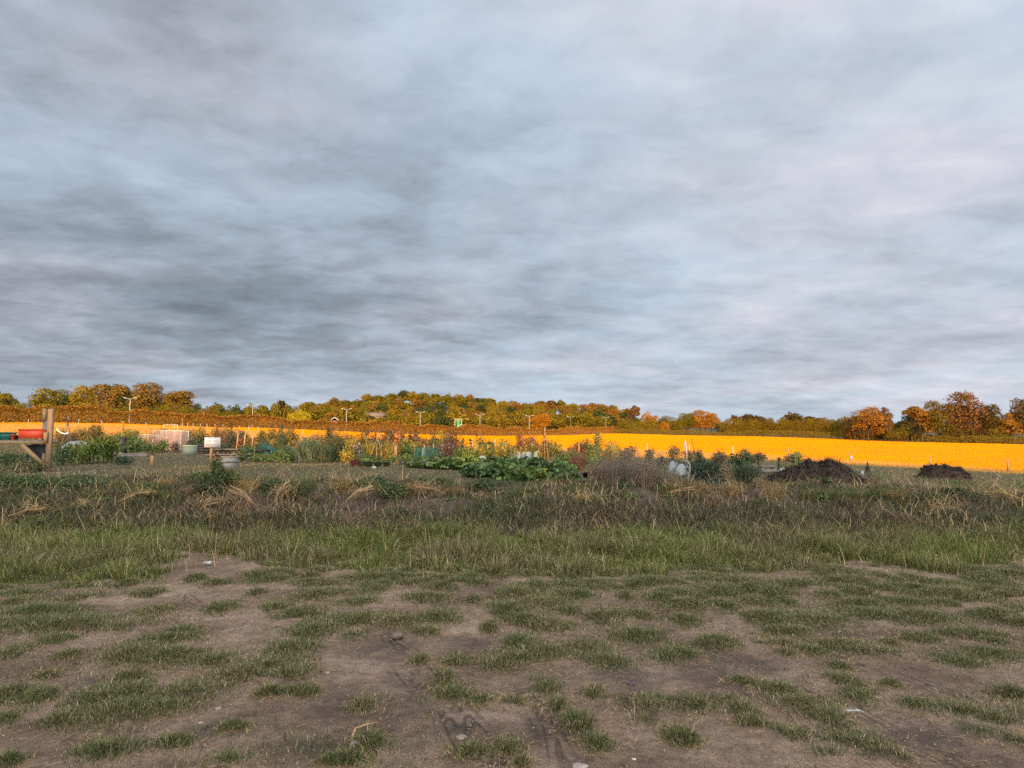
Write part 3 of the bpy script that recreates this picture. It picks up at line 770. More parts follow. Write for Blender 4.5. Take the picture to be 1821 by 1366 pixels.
    blades(mb, np.stack([x, y, gz(x, y) - .02], 1), rng.uniform(.10, .34, n) * (1 + .8 * fbm(x * .15, y * .15, 98)), rng.uniform(.02, .045, n) * (y / 70), .7, seg=1, face=.7)
    tag(mb.build('field_edge_grass', G_EDGE), kind='stuff')
    # stubble of the harvested field
    mb = MB(); n = 620000
    x = rng.uniform(-150, 205, n); y0 = yfence(x) + 1; y1 = yfar(x) - 1
    y = y0 + (y1 - y0) * rng.uniform(0, 1, n) ** 1.25
    keep = (np.abs(x) < .86 * y + 6) & (y1 > y0); x, y = x[keep], y[keep]
    x = np.where(y < 400, x, x); n = len(x)
    h = rng.uniform(.12, .24, n) * (1 + 1.3 * fbm(x * .03 + y * .01, y * .16, 67) + .8 * fbm(x * .05, y * .6, 68))
    blades(mb, np.stack([x, y, gz(x, y) - .02], 1), h, .00062 * y * rng.uniform(.6, 1.4, n) + .012, .25, seg=1, face=.45)
    tag(mb.build('field_stubble', G_STUB), kind='stuff')


grasses()

# ------------------------------------------------------------------ trees
def crown(seed, n, card, shape):
    """foliage of a tree one unit high, and its trunk and limbs"""
    g = np.random.default_rng(seed)
    lobes = []
    if shape == 'round':
        K = 30; c0 = np.array([0, 0, .53]); ax = np.array([.36, .36, .42]); r0, r1 = .11, .19
    elif shape == 'tall':
        K = 28; c0 = np.array([0, 0, .54]); ax = np.array([.25, .25, .42]); r0, r1 = .09, .15
    elif shape == 'airy':
        K = 34; c0 = np.array([0, 0, .54]); ax = np.array([.36, .36, .43]); r0, r1 = .07, .13
    elif shape == 'shrub':
        K = 26; c0 = np.array([0, 0, .42]); ax = np.array([.50, .50, .46]); r0, r1 = .14, .24
    elif shape == 'cone':
        K = 26; c0 = np.array([0, 0, .5]); ax = np.array([.20, .20, .45]); r0, r1 = .05, .10
    elif shape == 'flat':
        K = 16; c0 = np.array([0, 0, .74]); ax = np.array([.46, .46, .20]); r0, r1 = .09, .15
    for k in range(K):
        d = unit(g.normal(size=3)); d[2] = d[2] * .9 + .1
        rr = g.uniform(.45, .92) if k > 3 else .3
        c = c0 + d * ax * rr
        if shape == 'cone': c[:2] *= (1.25 - c[2]) * 1.3
        lobes.append((c, g.uniform(r0, r1)))
    p = []; nn = []
    for c, r in lobes:
        m = int(n / K * (r / ((r0 + r1) / 2)) ** 1.6)
        d = unit(g.normal(size=(m, 3))); d[:, 2] = np.where(d[:, 2] < -.5, -d[:, 2], d[:, 2])
        rad = r * (g.uniform(.55, 1.0, m) ** .5) * (1 + .16 * g.normal(size=m))
        q = c + d * rad[:, None] * np.array([1.1, 1.1, .85])
        p.append(q); nn.append(d)
    p = np.concatenate(p); nn = np.concatenate(nn)
    k = p[:, 2] > .03; p, nn = p[k], nn[k]
    sz = card * g.uniform(.6, 1.35, len(p))
    mb = MB(); cards(mb, p, sz, nn + np.array([0, 0, .35]), .65, .7)
    tb = MB()
    h = .55 if shape != 'shrub' else .35
    tb.tube([[0, 0, -.03], [.005, 0, .08], [-.008, .006, h * .6], [.004, 0, h]], [.030, .022, .017, .010], 7)
    for c, r in lobes[::2]:
        z0 = g.uniform(.16, h * .95); mid = (np.array([0, 0, z0]) + c) / 2 + np.array([0, 0, -.03])
        tb.tube([[0, 0, z0], mid, c], [.010, .007, .003], 5, cap=False)
    return mb.mesh('crown', M_TREE), tb.mesh('trunk', M_BARK, True)


FAR = {}; NEAR = {}
for i, s in enumerate(['round', 'round', 'tall', 'shrub', 'shrub', 'airy', 'cone', 'flat']):
    FAR.setdefault(s, []).append(crown(100 + i, 1900, .07, s))
for i, s in enumerate(['round', 'round', 'round', 'tall', 'tall', 'airy', 'airy', 'shrub', 'shrub', 'cone', 'flat']):
    NEAR.setdefault(s, []).append(crown(200 + i, 7500, .036, s))


def tree(name, label, cat, px, Y, top, wpx, shape, color, group=None, lib=None, parts=True, k=None, hmin=1.0):
    a, _ = ray(px, HOR); X = float(a * Y); z = float(gz(X, Y)); h = max(float(zat(top, Y, px)) - z, hmin)
    lib = NEAR if lib is None else lib
    cr, tr = lib[shape][int(rng.integers(len(lib[shape]))) if k is None else k % len(lib[shape])]
    full = {'round': .86, 'tall': .62, 'airy': .84, 'shrub': 1.25, 'cone': .5, 'flat': 1.1}[shape]
    sx = wpx * Y / F / full * (1.18 if lib is NEAR else 1.0)
    color = np.array(color) * rng.uniform(.9, 1.1)
    if not parts:
        o = bpy.data.objects.new(name, cr); COL.objects.link(o); o.location = (X, Y, z); o.scale = (sx, sx, h); o.rotation_euler.z = rng.uniform(0, 6.28)
        o.color = (*color, 1); return tag(o, label, cat, group)
    t = thing(name, label, cat, (X, Y, z), group, rng.uniform(0, 6.28)); t.scale = (sx, sx, h)
    for nm, me in (('crown', cr), ('trunk', tr)):
        o = bpy.data.objects.new(nm, me); COL.objects.link(o); o.parent = t; o.color = (*color, 1)
    return t


OLIVE, GOLD, BROWN, ORANGE, DARK, YEL, RUST = (.180, .142, .016), (.250, .170, .018), (.22, .130, .026), (.38, .165, .022), (.075, .085, .024), (.42, .32, .02), (.30, .145, .022)
# the tall trees beyond the hedge, by the first lamp post
for px, top, w, sh, c, lab in [
    (-40, 690, 60, 'round', OLIVE, 'olive tree mostly cut off by the edge of the view, past the wooden stand'),
    (4, 696, 34, 'tall', OLIVE, 'small olive tree above the red crate, first of the tall row beyond the hedge'),
    (40, 709, 64, 'shrub', OLIVE, 'low rounded dark olive tree filling the dip beside the first tall tree of the row'),
    (88, 690, 62, 'round', OLIVE, 'broad olive-brown tree standing behind the thick timber post of the stand'),
    (118, 695, 40, 'airy', DARK, 'thin dark tree squeezed between two broad olive trees of the tall row'),
    (150, 685, 50, 'round', GOLD, 'golden-olive broad tree next to the brown tree of the tall row'),
    (196, 676, 54, 'tall', BROWN, 'tallest brown tree of the row, just before the first lamp post'),
    (226, 690, 40, 'airy', DARK, 'dark loose tree directly behind the first lamp post'),
    (258, 680, 60, 'round', BROWN, 'wide brown-grey tree on the far side of the first lamp post'),
    (290, 697, 38, 'shrub', OLIVE, 'lower olive tree between the two brown trees past the first lamp post'),
    (318, 690, 54, 'tall', BROWN, 'last brown tree of the tall row, beside the house gable'),
    (342, 715, 34, 'shrub', DARK, 'small dark tree at the end of the tall row next to the orange gable')]:
    tree('broadleaf_tree', lab, 'tree', px, 212, top, w, sh, c, 'tall trees beyond the hedge')
for k, px in enumerate(range(-70, 420, 15)):
    tree('understorey_bush', 'olive-brown bush under the tall trees just behind the clipped hedge', 'bush', px + rng.uniform(-6, 6), 196, 720 + rng.uniform(-6, 6) + max(px - 320, 0) * .09, 36, 'shrub', [OLIVE, BROWN, GOLD, OLIVE][k % 4], 'bushes under the tall trees')
# dark skyline trees between the houses and the hill
for px, top, w, sh, c in [(352, 720, 34, 'shrub', DARK), (372, 718, 36, 'shrub', DARK), (388, 716, 34, 'shrub', OLIVE), (426, 716, 36, 'shrub', DARK), (448, 714, 34, 'shrub', OLIVE), (512, 714, 36, 'shrub', OLIVE), (384, 717, 30, 'round', DARK), (404, 717, 30, 'shrub', DARK), (420, 719, 22, 'tall', DARK), (438, 722, 24, 'round', OLIVE), (458, 717, 26, 'shrub', OLIVE),
                          (472, 715, 24, 'tall', OLIVE), (488, 716, 26, 'round', OLIVE), (520, 722, 24, 'shrub', OLIVE), (536, 716, 24, 'round', OLIVE)]:
    tree('skyline_tree', 'small dark green tree on the skyline between the gabled house and the wooded hill', 'tree', px, 400, top, w, sh, c, 'dark skyline trees', FAR)
tree('dome_tree', 'dark round-topped tree standing alone above the skyline beside the yellow-leaved tree', 'tree', 504, 405, 705, 24, 'tall', (.075, .05, .02), None, FAR)
tree('yellow_tree', 'bright yellow-green spreading tree behind the hedge past the second lamp post', 'tree', 528, 250, 722, 48, 'shrub', YEL)
tree('yellow_bush', 'small yellow-green bush behind the hedge just before the second lamp post', 'bush', 420, 235, 731, 26, 'shrub', (.26, .22, .02))
tree('amber_tree', 'glowing amber tree behind the hedge, beside the road lamp nearest the bean canes', 'tree', 962, 318, 734, 34, 'round', (.44, .20, .02))
for px, top, w, c, lab in [(470, 738, 22, ORANGE, 'small rust-orange tree poking above the hedge past the second lamp post'), (1183, 746, 20, ORANGE, 'small orange bush among the olive trees where the field crests')]:
    tree('orange_bush', lab, 'bush', px, 235 if px < 800 else 345, top, w, 'shrub', c)

# the wooded hill
hill_group = {0: ('olive broadleaf tree in the wood that clothes the far hill', OLIVE), 1: ('golden-green broadleaf tree in the wood that clothes the far hill', GOLD),
              2: ('brown autumn tree in the wood that clothes the far hill', BROWN), 3: ('orange autumn tree in the wood that clothes the far hill', (.25, .12, .02)),
              4: ('dark green tree in the wood that clothes the far hill', DARK)}
cnt = 0
for Y, px0, px1 in [(532, 545, 1120), (508, 540, 1125), (482, 545, 1120), (456, 555, 1120), (430, 560, 1130), (404, 560, 1135), (378, 575, 1140), (352, 560, 1110), (325, 560, 985), (300, 540, 870)]:
    px = px0 + rng.uniform(0, 10)
    while px < px1:
        k = int(rng.choice([0, 1, 2, 3, 4], p=[.33, .26, .17, .09, .15]))  # brown and dark trees weighted up to put shadowy depth into the wood
        X = (px - W / 2) / F * Y
        if Y > yhedge(X) + 22:
            g = float(gz(X, Y)); h = rng.uniform(8.5, 12.5) * (1.0 if Y > 420 else .92); wm = rng.uniform(8, 14)
            top = H / 2 - 0; dz = (g + h - CH) / Y; yc = (dz * cs - sn) / (cs + dz * sn); top = H / 2 - yc * F
            lab, c = hill_group[k]
            tree('hill_tree', lab, 'tree', px, Y + rng.uniform(-6, 6), top, wm * F / Y, str(rng.choice(['round', 'round', 'shrub', 'tall', 'shrub'])), c, lab.split(' in ')[0] + 's of the hill', FAR, parts=False); cnt += 1
        px += rng.uniform(6.2, 11.0) * F / Y
print('hill trees', cnt)
tree('conifer', 'dark pointed conifer breaking the skyline beyond the bean canes', 'tree', 984, 505, 709, 24, 'tall', (.06, .05, .02), None, FAR)
tree('spreading_pine', 'flat-topped brown pine standing clear at the end of the hill', 'tree', 1126, 380, 722, 36, 'flat', (.13, .07, .025), None, FAR)
tree('orange_tree', 'low domed orange tree beside the flat-topped pine at the end of the hill', 'tree', 1158, 385, 729, 34, 'shrub', ORANGE, None, FAR)
# belt of trees at the head of the field
belt = [(1118, 742, 40, OLIVE), (1150, 740, 44, GOLD), (1185, 738, 40, OLIVE), (1206, 739, 26, OLIVE), (1224, 734, 34, OLIVE), (1246, 729, 40, ORANGE), (1266, 734, 26, RUST), (1285, 748, 26, DARK)]
for px, top, w, c in belt:
    tree('belt_tree', ('orange-red' if c in (ORANGE, RUST) else 'olive') + ' tree in the belt along the crest of the golden field', 'tree', px, 350, top, w, 'shrub' if top > 735 else 'round', c, ('orange-red' if c in (ORANGE, RUST) else 'olive') + ' trees at the crest of the field')
tree('small_pine', 'little flat-topped pine at the gap in the trees beyond the crest of the field', 'tree', 1309, 360, 738, 22, 'flat', (.15, .07, .03), None, FAR)
for px, top, w in [(1333, 735, 40), (1412, 734, 44), (1352, 738, 30), (1445, 739, 40)]:
    tree('dark_dome_tree', 'brown-olive domed tree rising behind the even row of orchard trees', 'tree', px, 345, top, w, 'round', (.10, .065, .018), 'domed trees behind the orchard row', FAR)
for px in np.arange(1296, 1525, 15):
    X = (px - W / 2) / F; Yo = float((345 + 52 * 113 / 123.) / (1 + X * 113 / 123.)) + 9
    tree('orchard_tree', 'pale olive-gold tree in the even row along the upper edge of the golden field', 'tree', px + rng.uniform(-3, 3), Yo, 741 + rng.uniform(-4, 3), 30, 'shrub', (.20, .135, .016), 'even row of trees along the field')
# the big trees at the end of the golden field
for px, top, w, sh, c, lab in [
    (1520, 738, 40, 'shrub', (.09, .06, .02), 'dark brown-olive tree just behind the broad orange tree'),
    (1545, 720, 78, 'shrub', (.31, .14, .022), 'broad bright orange tree, first of the big trees at the end of the field'),
    (1575, 722, 30, 'airy', (.17, .10, .05), 'half-bare twiggy tree peeping from behind the broad orange tree'),
    (1598, 742, 58, 'shrub', (.17, .125, .018), 'rounded olive-yellow tree between the two bright orange trees'),
    (1622, 737, 44, 'round', (.03, .045, .03), 'dark blue-green tree in the gap beyond the rounded olive tree'),
    (1640, 716, 60, 'airy', (.28, .135, .025), 'ragged orange tree leaning against the olive tree behind the smaller manure heap'),
    (1666, 713, 52, 'round', (.14, .10, .018), 'tall olive-brown tree rising from behind the ragged orange tree'),
    (1716, 696, 66, 'round', (.17, .085, .028), 'tallest big tree, brown and domed, at the end of the golden field'),
    (1700, 738, 54, 'shrub', (.145, .10, .018), 'olive skirted tree under the tallest domed brown tree'),
    (1740, 742, 52, 'shrub', (.11, .055, .022), 'dark brown bush at the foot of the tallest domed brown tree'),
    (1762, 718, 40, 'round', (.10, .065, .02), 'dark-topped tree just past the tallest domed brown tree'),
    (1772, 750, 44, 'shrub', (.19, .13, .02), 'golden-olive bush below the dark-topped tree'),
    (1798, 733, 48, 'airy', (.30, .145, .025), 'fan-shaped orange tree near the end of the big tree group'),
    (1826, 706, 44, 'round', (.13, .08, .025), 'tall brown tree cut off by the edge of the view'),
    (1880, 715, 70, 'round', (.15, .09, .02), 'brown tree wholly past the last tall tree of the group')]:
    tree('broadleaf_tree', lab, 'tree', px, 258 - (px - 1540) * .05, top, w, sh, c, 'big trees at the end of the field')
for k, px in enumerate(np.arange(1510, 1900, 17)):
    X = (px - W / 2) / F; Yo = float((345 + 52 * 113 / 123.) / (1 + X * 113 / 123.)) + 5
    tree('field_edge_bush', 'low olive or brown bush along the foot of the big trees at the field edge', 'bush', px + rng.uniform(-5, 5), Yo, 766 + rng.uniform(-6, 5) + (px - 1510) * .02, 30, 'shrub', [OLIVE, (.12, .075, .02), GOLD, RUST][k % 4], 'bushes under the big trees')


# ------------------------------------------------------------------ hedges
def hedge(name, label, pts, hgt, wid, n, card, color, seed):
    g = np.random.default_rng(seed)
    pts = np.array(pts, float); L = np.r_[0, np.cumsum(np.hypot(*np.diff(pts, axis=0).T))]
    s = g.uniform(0, L[-1], n); x = np.interp(s, L, pts[:, 0]); y = np.interp(s, L, pts[:, 1])
    hh = hgt * (1 + .55 * fbm(s * .10, s * 0, seed) + .6 * fbm(s * .33, s * 0 + 3, seed))
    t = g.uniform(-1, 1, n); zz = g.uniform(0, 1, n) ** .8
    face = g.uniform(size=n) < .7
    t = np.where(face, -1 + .25 * g.uniform(size=n), t); zz = np.where(face, zz, 1 - .15 * g.uniform(size=n))
    bulge = (1 - .35 * zz ** 3) * (1 + .5 * fbm(s * .5, zz * 3, seed + 2))
    off = t * wid / 2 * bulge * (1 + .8 * fbm(s * .25, s * 0 + 9, seed + 4))
    p = np.stack([x + off * .788, y - off * -.615 if False else y + off * .615 * 1.0, gz(x, y) + zz * hh + .05], 1)
    base = np.array([float(pts[len(pts) // 2][0]), float(pts[len(pts) // 2][1]), float(gz(*pts[len(pts) // 2]))])
    t_ = thing(name, label, 'hedge', base)
    mb = MB(); cards(mb, p - base, card * g.uniform(.6, 1.4, n), np.stack([0 * t - .3, np.minimum(t, .2) * 1.0 - .3, .5 + 0 * t], 1), .8, .7)
    mb.build('foliage', M_TREE, t_, color)
    st = MB()
    for q in np.arange(0, L[-1], 2.5):
        xx, yy = np.interp(q, L, pts[:, 0]), np.interp(q, L, pts[:, 1]); zb = float(gz(xx, yy))
        st.tube([np.array([xx, yy, zb - .1]) - base, np.array([xx + .2, yy, zb + hgt * .4]) - base, np.array([xx - .1, yy + .2, zb + hgt * .7]) - base], [.09, .06, .02], 5, cap=False)
    st.build('undergrowth', M_BARK, t_)


hp = [(x, float(yhedge(x)) + 1.5) for x in np.arange(-150, 64, 6.0)]
hedge('field_hedge', 'long russet-brown hedge between the golden field and the lamp-lit road', hp, 3.6, 3.4, 60000, .42, (.31, .155, .030), 41)
rp = [(x, float(yfar(x)) + 1) for x in np.arange(52, 230, 6.0)]
hedge('low_hedge', 'low olive-brown hedge along the upper edge of the golden field', rp, 2.6, 2.4, 24000, .42, (.16, .115, .018), 43)


# ------------------------------------------------------------------ road lamps, road sign, houses
def lamp():
    t = thing('street_lamp', 'twin-armed street lamp', 'street lamp', (0, 0, 0), 'street lamps along the road behind the hedge')
    MB().tube([[0, 0, -.3], [0, 0, 1.2], [0, 0, 1.25], [0, 0, 9.6]], [.13, .13, .10, .07], 8).build('pole', M_LAMP, t)
    for s in (-1, 1):
        a = MB().tube([[0, 0, 9.55], [s * .5, 0, 9.65], [s * 1.25, 0, 9.9]], [.055, .05, .045], 6).build('arm', M_LAMP, t)
        hd = MB(); hd.prism([(s * 1.15, 9.84), (s * 1.5, 9.90), (s * 2.0, 10.08), (s * 2.0, 10.14), (s * 1.55, 10.10), (s * 1.15, 9.98)], -.15, .15)
        hd.build('lamp_head', M_WHITEM, a)
    return t


LP = lamp()
words_ = ['nearest and tallest, in front of the tall trees', 'second along, left of the yellow-leaved tree', 'third along, at the foot of the wooded hill', 'fourth along, before the green road sign',
          'fifth along, just past the green road sign', 'sixth along, before the amber tree', 'seventh along, beside the amber tree', 'last and smallest, where the hedge ends']
tops = [707, 719.5, 726.5, 732, 736.5, 738.5, 740.5, 741.5]
for k in range(8):
    X, Y = -99.5 + 21.5 * k, 177 + 27.6 * k
    px = W / 2 + F * X / Y; zt_ = float(zat(tops[k], Y, px)); zb = float(gz(X, Y))
    s = (zt_ - zb) / 10.1
    o = LP if k == 0 else dup(LP, (0, 0, 0))
    o.location = (X, Y, zb); o.scale = (1, 1, s); o.rotation_euler.z = R(-8)
    o['label'] = 'twin-armed pale street lamp above the hedge, ' + words_[k]


def road_sign():
    Y = 268; a, zt_ = P(815, 745, Y)[[0, 2]]; zb = float(gz(a, Y)); w, h = 2.75, 3.7
    t = thing('road_sign', 'green road direction sign with pale roundabout diagram above the hedge', 'road sign', (a, Y, zb))
    z1 = float(zt_) - zb; z0 = z1 - h
    MB().box((0, 0, (z0 + z1) / 2), (w, .06, h)).build('panel', M_SGREEN, t)
    b = MB()
    for s in (-1, 1): b.box((s * (w / 2 - .05), -.05, (z0 + z1) / 2), (.12, .03, h))
    b.box((0, -.052, z1 - .05), (w, .03, .12)); b.box((0, -.052, z0 + .05), (w, .03, .12)); b.build('border', M_SWHITE, t)
    d = MB()
    cz = z0 + .75; an = np.linspace(0, 2 * math.pi, 19)
    ringp = np.stack([.32 * np.cos(an) - .05, 0 * an - .06, cz + .42 * np.sin(an)], 1)
    d.tube(ringp, .085, 4, cap=False)
    d.tube([[-.05, -.06, cz + .42], [-.05, -.06, cz + 1.3]], .10, 4); d.tube([[-.05, -.06, cz - .42], [-.05, -.06, z0 + .1]], .12, 4)
    d.tube([[.25, -.06, cz + .15], [.5, -.06, cz + .55], [w / 2 - .15, -.06, cz + .68]], .10, 4); d.build('roundabout_symbol', M_SWHITE, t)
    m = MB()
    for i in range(3): m.box((-.05, -.05, z1 - .42 - .33 * i), (1.5 - .25 * i, .03, .20))
    m.build('lettering', M_SORANGE, t)
    for s in (-1, 1): MB().tube([[s * .9, .1, -.3], [s * .9, .1, z1 - .3]], .07, 6).build('post', M_LAMP, t)


road_sign()


def house(label, px, Y, apex, wpx, wall, roofm, gable=True, win=True):
    a, _ = ray(px, HOR); X = float(a * Y); zb = float(gz(X, Y)); z1 = float(zat(apex, Y, px)) - zb; w = wpx * Y / F; d = 8.0
    t = thing('house', label, 'house', (X, Y, zb))
    rise = min(w * .30, 2.4); e = z1 - rise
    MB().prism([(-w / 2, -.5), (w / 2, -.5), (w / 2, e), (0, z1 - .12), (-w / 2, e)] if gable else [(-w / 2, -.5), (w / 2, -.5), (w / 2, e), (-w / 2, e)], 0, d).build('wall', wall, t)
    r = MB()
    if gable:
        r.prism([(-w / 2 - .3, e - .18), (0, z1), (w / 2 + .3, e - .18), (w / 2 + .3, e - .02), (0, z1 + .18), (-w / 2 - .3, e - .02)], -.3, d + .3)
        ro = r.build('roof', roofm, t)
        b = MB()
        for s in (-1, 1): b.beam([s * (w / 2 + .3), -.36, e - .1], [0, -.36, z1 + .1], .22, .05)
        b.build('bargeboard', M_WHITEM, ro)
    else:
        V = [[-w / 2 - .3, -.4, e], [w / 2 + .3, -.4, e], [w / 2 + .3, d / 2, z1], [-w / 2 - .3, d / 2, z1], [-w / 2 - .3, d + .4, e], [w / 2 + .3, d + .4, e]]
        ro = r.add(V, [[0, 3, 4], [1, 5, 2]], [[0, 1, 2, 3], [3, 2, 5, 4], [0, 4, 5, 1]]).build('roof', roofm, t)
        MB().box((w * .3, d / 2, z1 + .3), (.6, .6, 1.2)).build('chimney', M_BRICK, ro)
    if win:
        for s in (-1, 1):
            f = MB().box((s * w * .22, -.03, e - 1.5), (1.1, .10, 1.2)).build('window', M_WHITEM, t)
            MB().box((s * w * .22, -.09, e - 1.5), (.9, .04, 1.0)).build('pane', M_GLASSD, f)
    return t


house('orange brick house gable with white bargeboards behind the hedge by the tall trees', 355, 262, 730.5, 22, M_BRICK, M_TILE)
house('pale roof end just showing beside the orange brick gable', 336, 266, 731.5, 14, M_PALE, M_TILE)
house('small pale gable between the hedge and the foot of the hill past the yellow-leaved tree', 594, 300, 743, 13, M_BRICK, M_TILE)
house('long grey-roofed house half hidden by trees above the third lamp post', 664, 398, 733, 32, plain('brown_render', (.22, .15, .10), .9, .2), plain('grey_roof_tile', (.20, .15, .12), .9, .2), False)
house('dark-roofed house showing through the trees behind the nearest lamp post', 240, 232, 727, 26, M_BRICK, M_GREYW, False)


# ------------------------------------------------------------------ fence of thin posts round the allotments
def fence_posts():
    top, bot = {}, {}
    base = MB().tube([[0, 0, -.3], [0, 0, .6], [.01, 0, 1.16], [.01, 0, 1.2]], [.052, .05, .047, .03], 7).mesh('fence_post', M_POST, True)
    pale = MB().tube([[0, 0, -.3], [0, 0, .6], [.01, 0, 1.16], [.01, 0, 1.2]], [.052, .05, .047, .03], 7).mesh('sunlit_fence_post', plain('sunlit_post_wood', (.46, .38, .31), .9, .2, 4.0), True)  # paler copy of the post wood, sunlight put into its colour
    spec = [(48, 748, 0), (137, 747, 0), (179, 750, 0), (258, 753, 0), (322, 755, 0), (332, 755, 0), (342, 755.5, 0), (355, 756, 0), (367, 756, 0), (381, 757, 0), (395, 757.5, 0), (425, 759, 0), (441, 760.5, 0), (458, 761, 0), (478, 762.5, 0),
            (516, 766, 0), (538, 766.5, 0), (560, 768, 0), (584, 770, 0), (612, 771, 0), (652, 774, 0), (700, 776, 0), (763, 779, 0), (840, 781, 0), (880, 781.5, 0), (925, 784, 0), (975, 786, 0), (1029, 788, 0), (1090, 790, 0), (1150, 793, 0), (1226, 796, 0), (1303, 798, 0),
            (1402, 801, 0), (1511, 805, 0), (1653, 811, 0), (1789, 815, 0), (1950, 824, 0)]
    for px, tp, _ in spec:
        a = ray(px, 790)[0]; Ys = np.linspace(40, 140, 1001); Xs = a * Ys; k = np.argmin(np.abs(Ys - yfence(Xs))); X, Y = float(Xs[k]), float(Ys[k])
        z = float(gz(X, Y)); hh = float(np.clip((float(zat(tp - (2.5 if px < 600 else 0), Y, px)) - z) / 1.2, .8, 1.6))
        o = bpy.data.objects.new('fence_post', pale if px < 1360 else base); COL.objects.link(o); o.location = (X, Y, z); o.scale = (1.1, 1.1, hh)
        o.rotation_euler = (rng.normal() * .03, rng.normal() * .03, rng.uniform(0, 6))
        where = 'in the sunlit row towards the hedge' if px < 600 else ('standing against the golden stubble behind the vegetable plots' if px < 1250 else 'in the dark grass in front of the open golden field')
        if px == 1511: lab = 'thin wooden fence post with a white notice fixed near its foot'
        elif px == 1653: lab = 'thin wooden fence post directly behind the smaller flat-topped manure heap'
        elif px == 1789: lab = 'thin wooden fence post standing alone past the smaller manure heap'
        else: lab = 'thin wooden fence post ' + where
        tag(o, lab, 'fence post', 'fence posts round the allotments' if 'thin wooden fence post ' + where == lab else None)
        if px == 1511:
            n = MB().box((.05, -.08, .42), (.22, .02, .30)).build('notice', M_FLEECE_); n.location = (X, Y, z)
            tag(n, 'small white notice hung low on a fence post by the large manure heap', 'notice')


fence_posts()


# ------------------------------------------------------------------ plants of the plots and the bank
def spot(px, py=None, Y=None):
    Y = at(px, py) if Y is None else Y
    a = float(ray(px, HOR)[0]); X = a * Y
    return X, Y, float(gz(X, Y))


def mound(n, w, h, lobes=8, seed=None, low=.12, depth=1.0):
    """points and outward directions over a lumpy bush of width w, height h"""
    p = []; nn = []
    for k in range(lobes):
        a = rng.uniform(0, 6.28); rr = rng.uniform(.1, .62) if k else 0; zc = rng.uniform(.25, .72) * (1.1 - .5 * rr)
        r = rng.uniform(.22, .36); m = n // lobes
        d = unit(rng.normal(size=(m, 3))); rad = rng.uniform(.35, 1.05, m) ** .6 * r * (1 + .2 * rng.normal(size=m))
        q = np.array([rr * math.cos(a) * w * .5, rr * math.sin(a) * w * .5 * depth, zc * h]) + d * rad[:, None] * np.array([w * .95, w * .95 * depth, h])
        p.append(q); nn.append(d)
    p = np.concatenate(p); nn = np.concatenate(nn); p[:, 2] = np.abs(p[:, 2])
    return p, nn


def stems(w, h, n, r, col, t, depth=1.0, lean=.35, mat=None):
    mb = MB()
    for k in range(n):
        a = rng.uniform(0, 6.28); rr = rng.uniform(.1, 1) * lean
        e = np.array([math.cos(a) * rr * w, math.sin(a) * rr * w * depth, h * rng.uniform(.6, .92)])
        b = e * np.array([.25, .25, 0]) + np.array([0, 0, -.03])
        mb.tube([b, (b + e) / 2 + np.array([0, 0, h * .08]), e], [r, r * .8, r * .4], 5, cap=False)
    return mb.build('stem', mat or M_STEM, t, col)


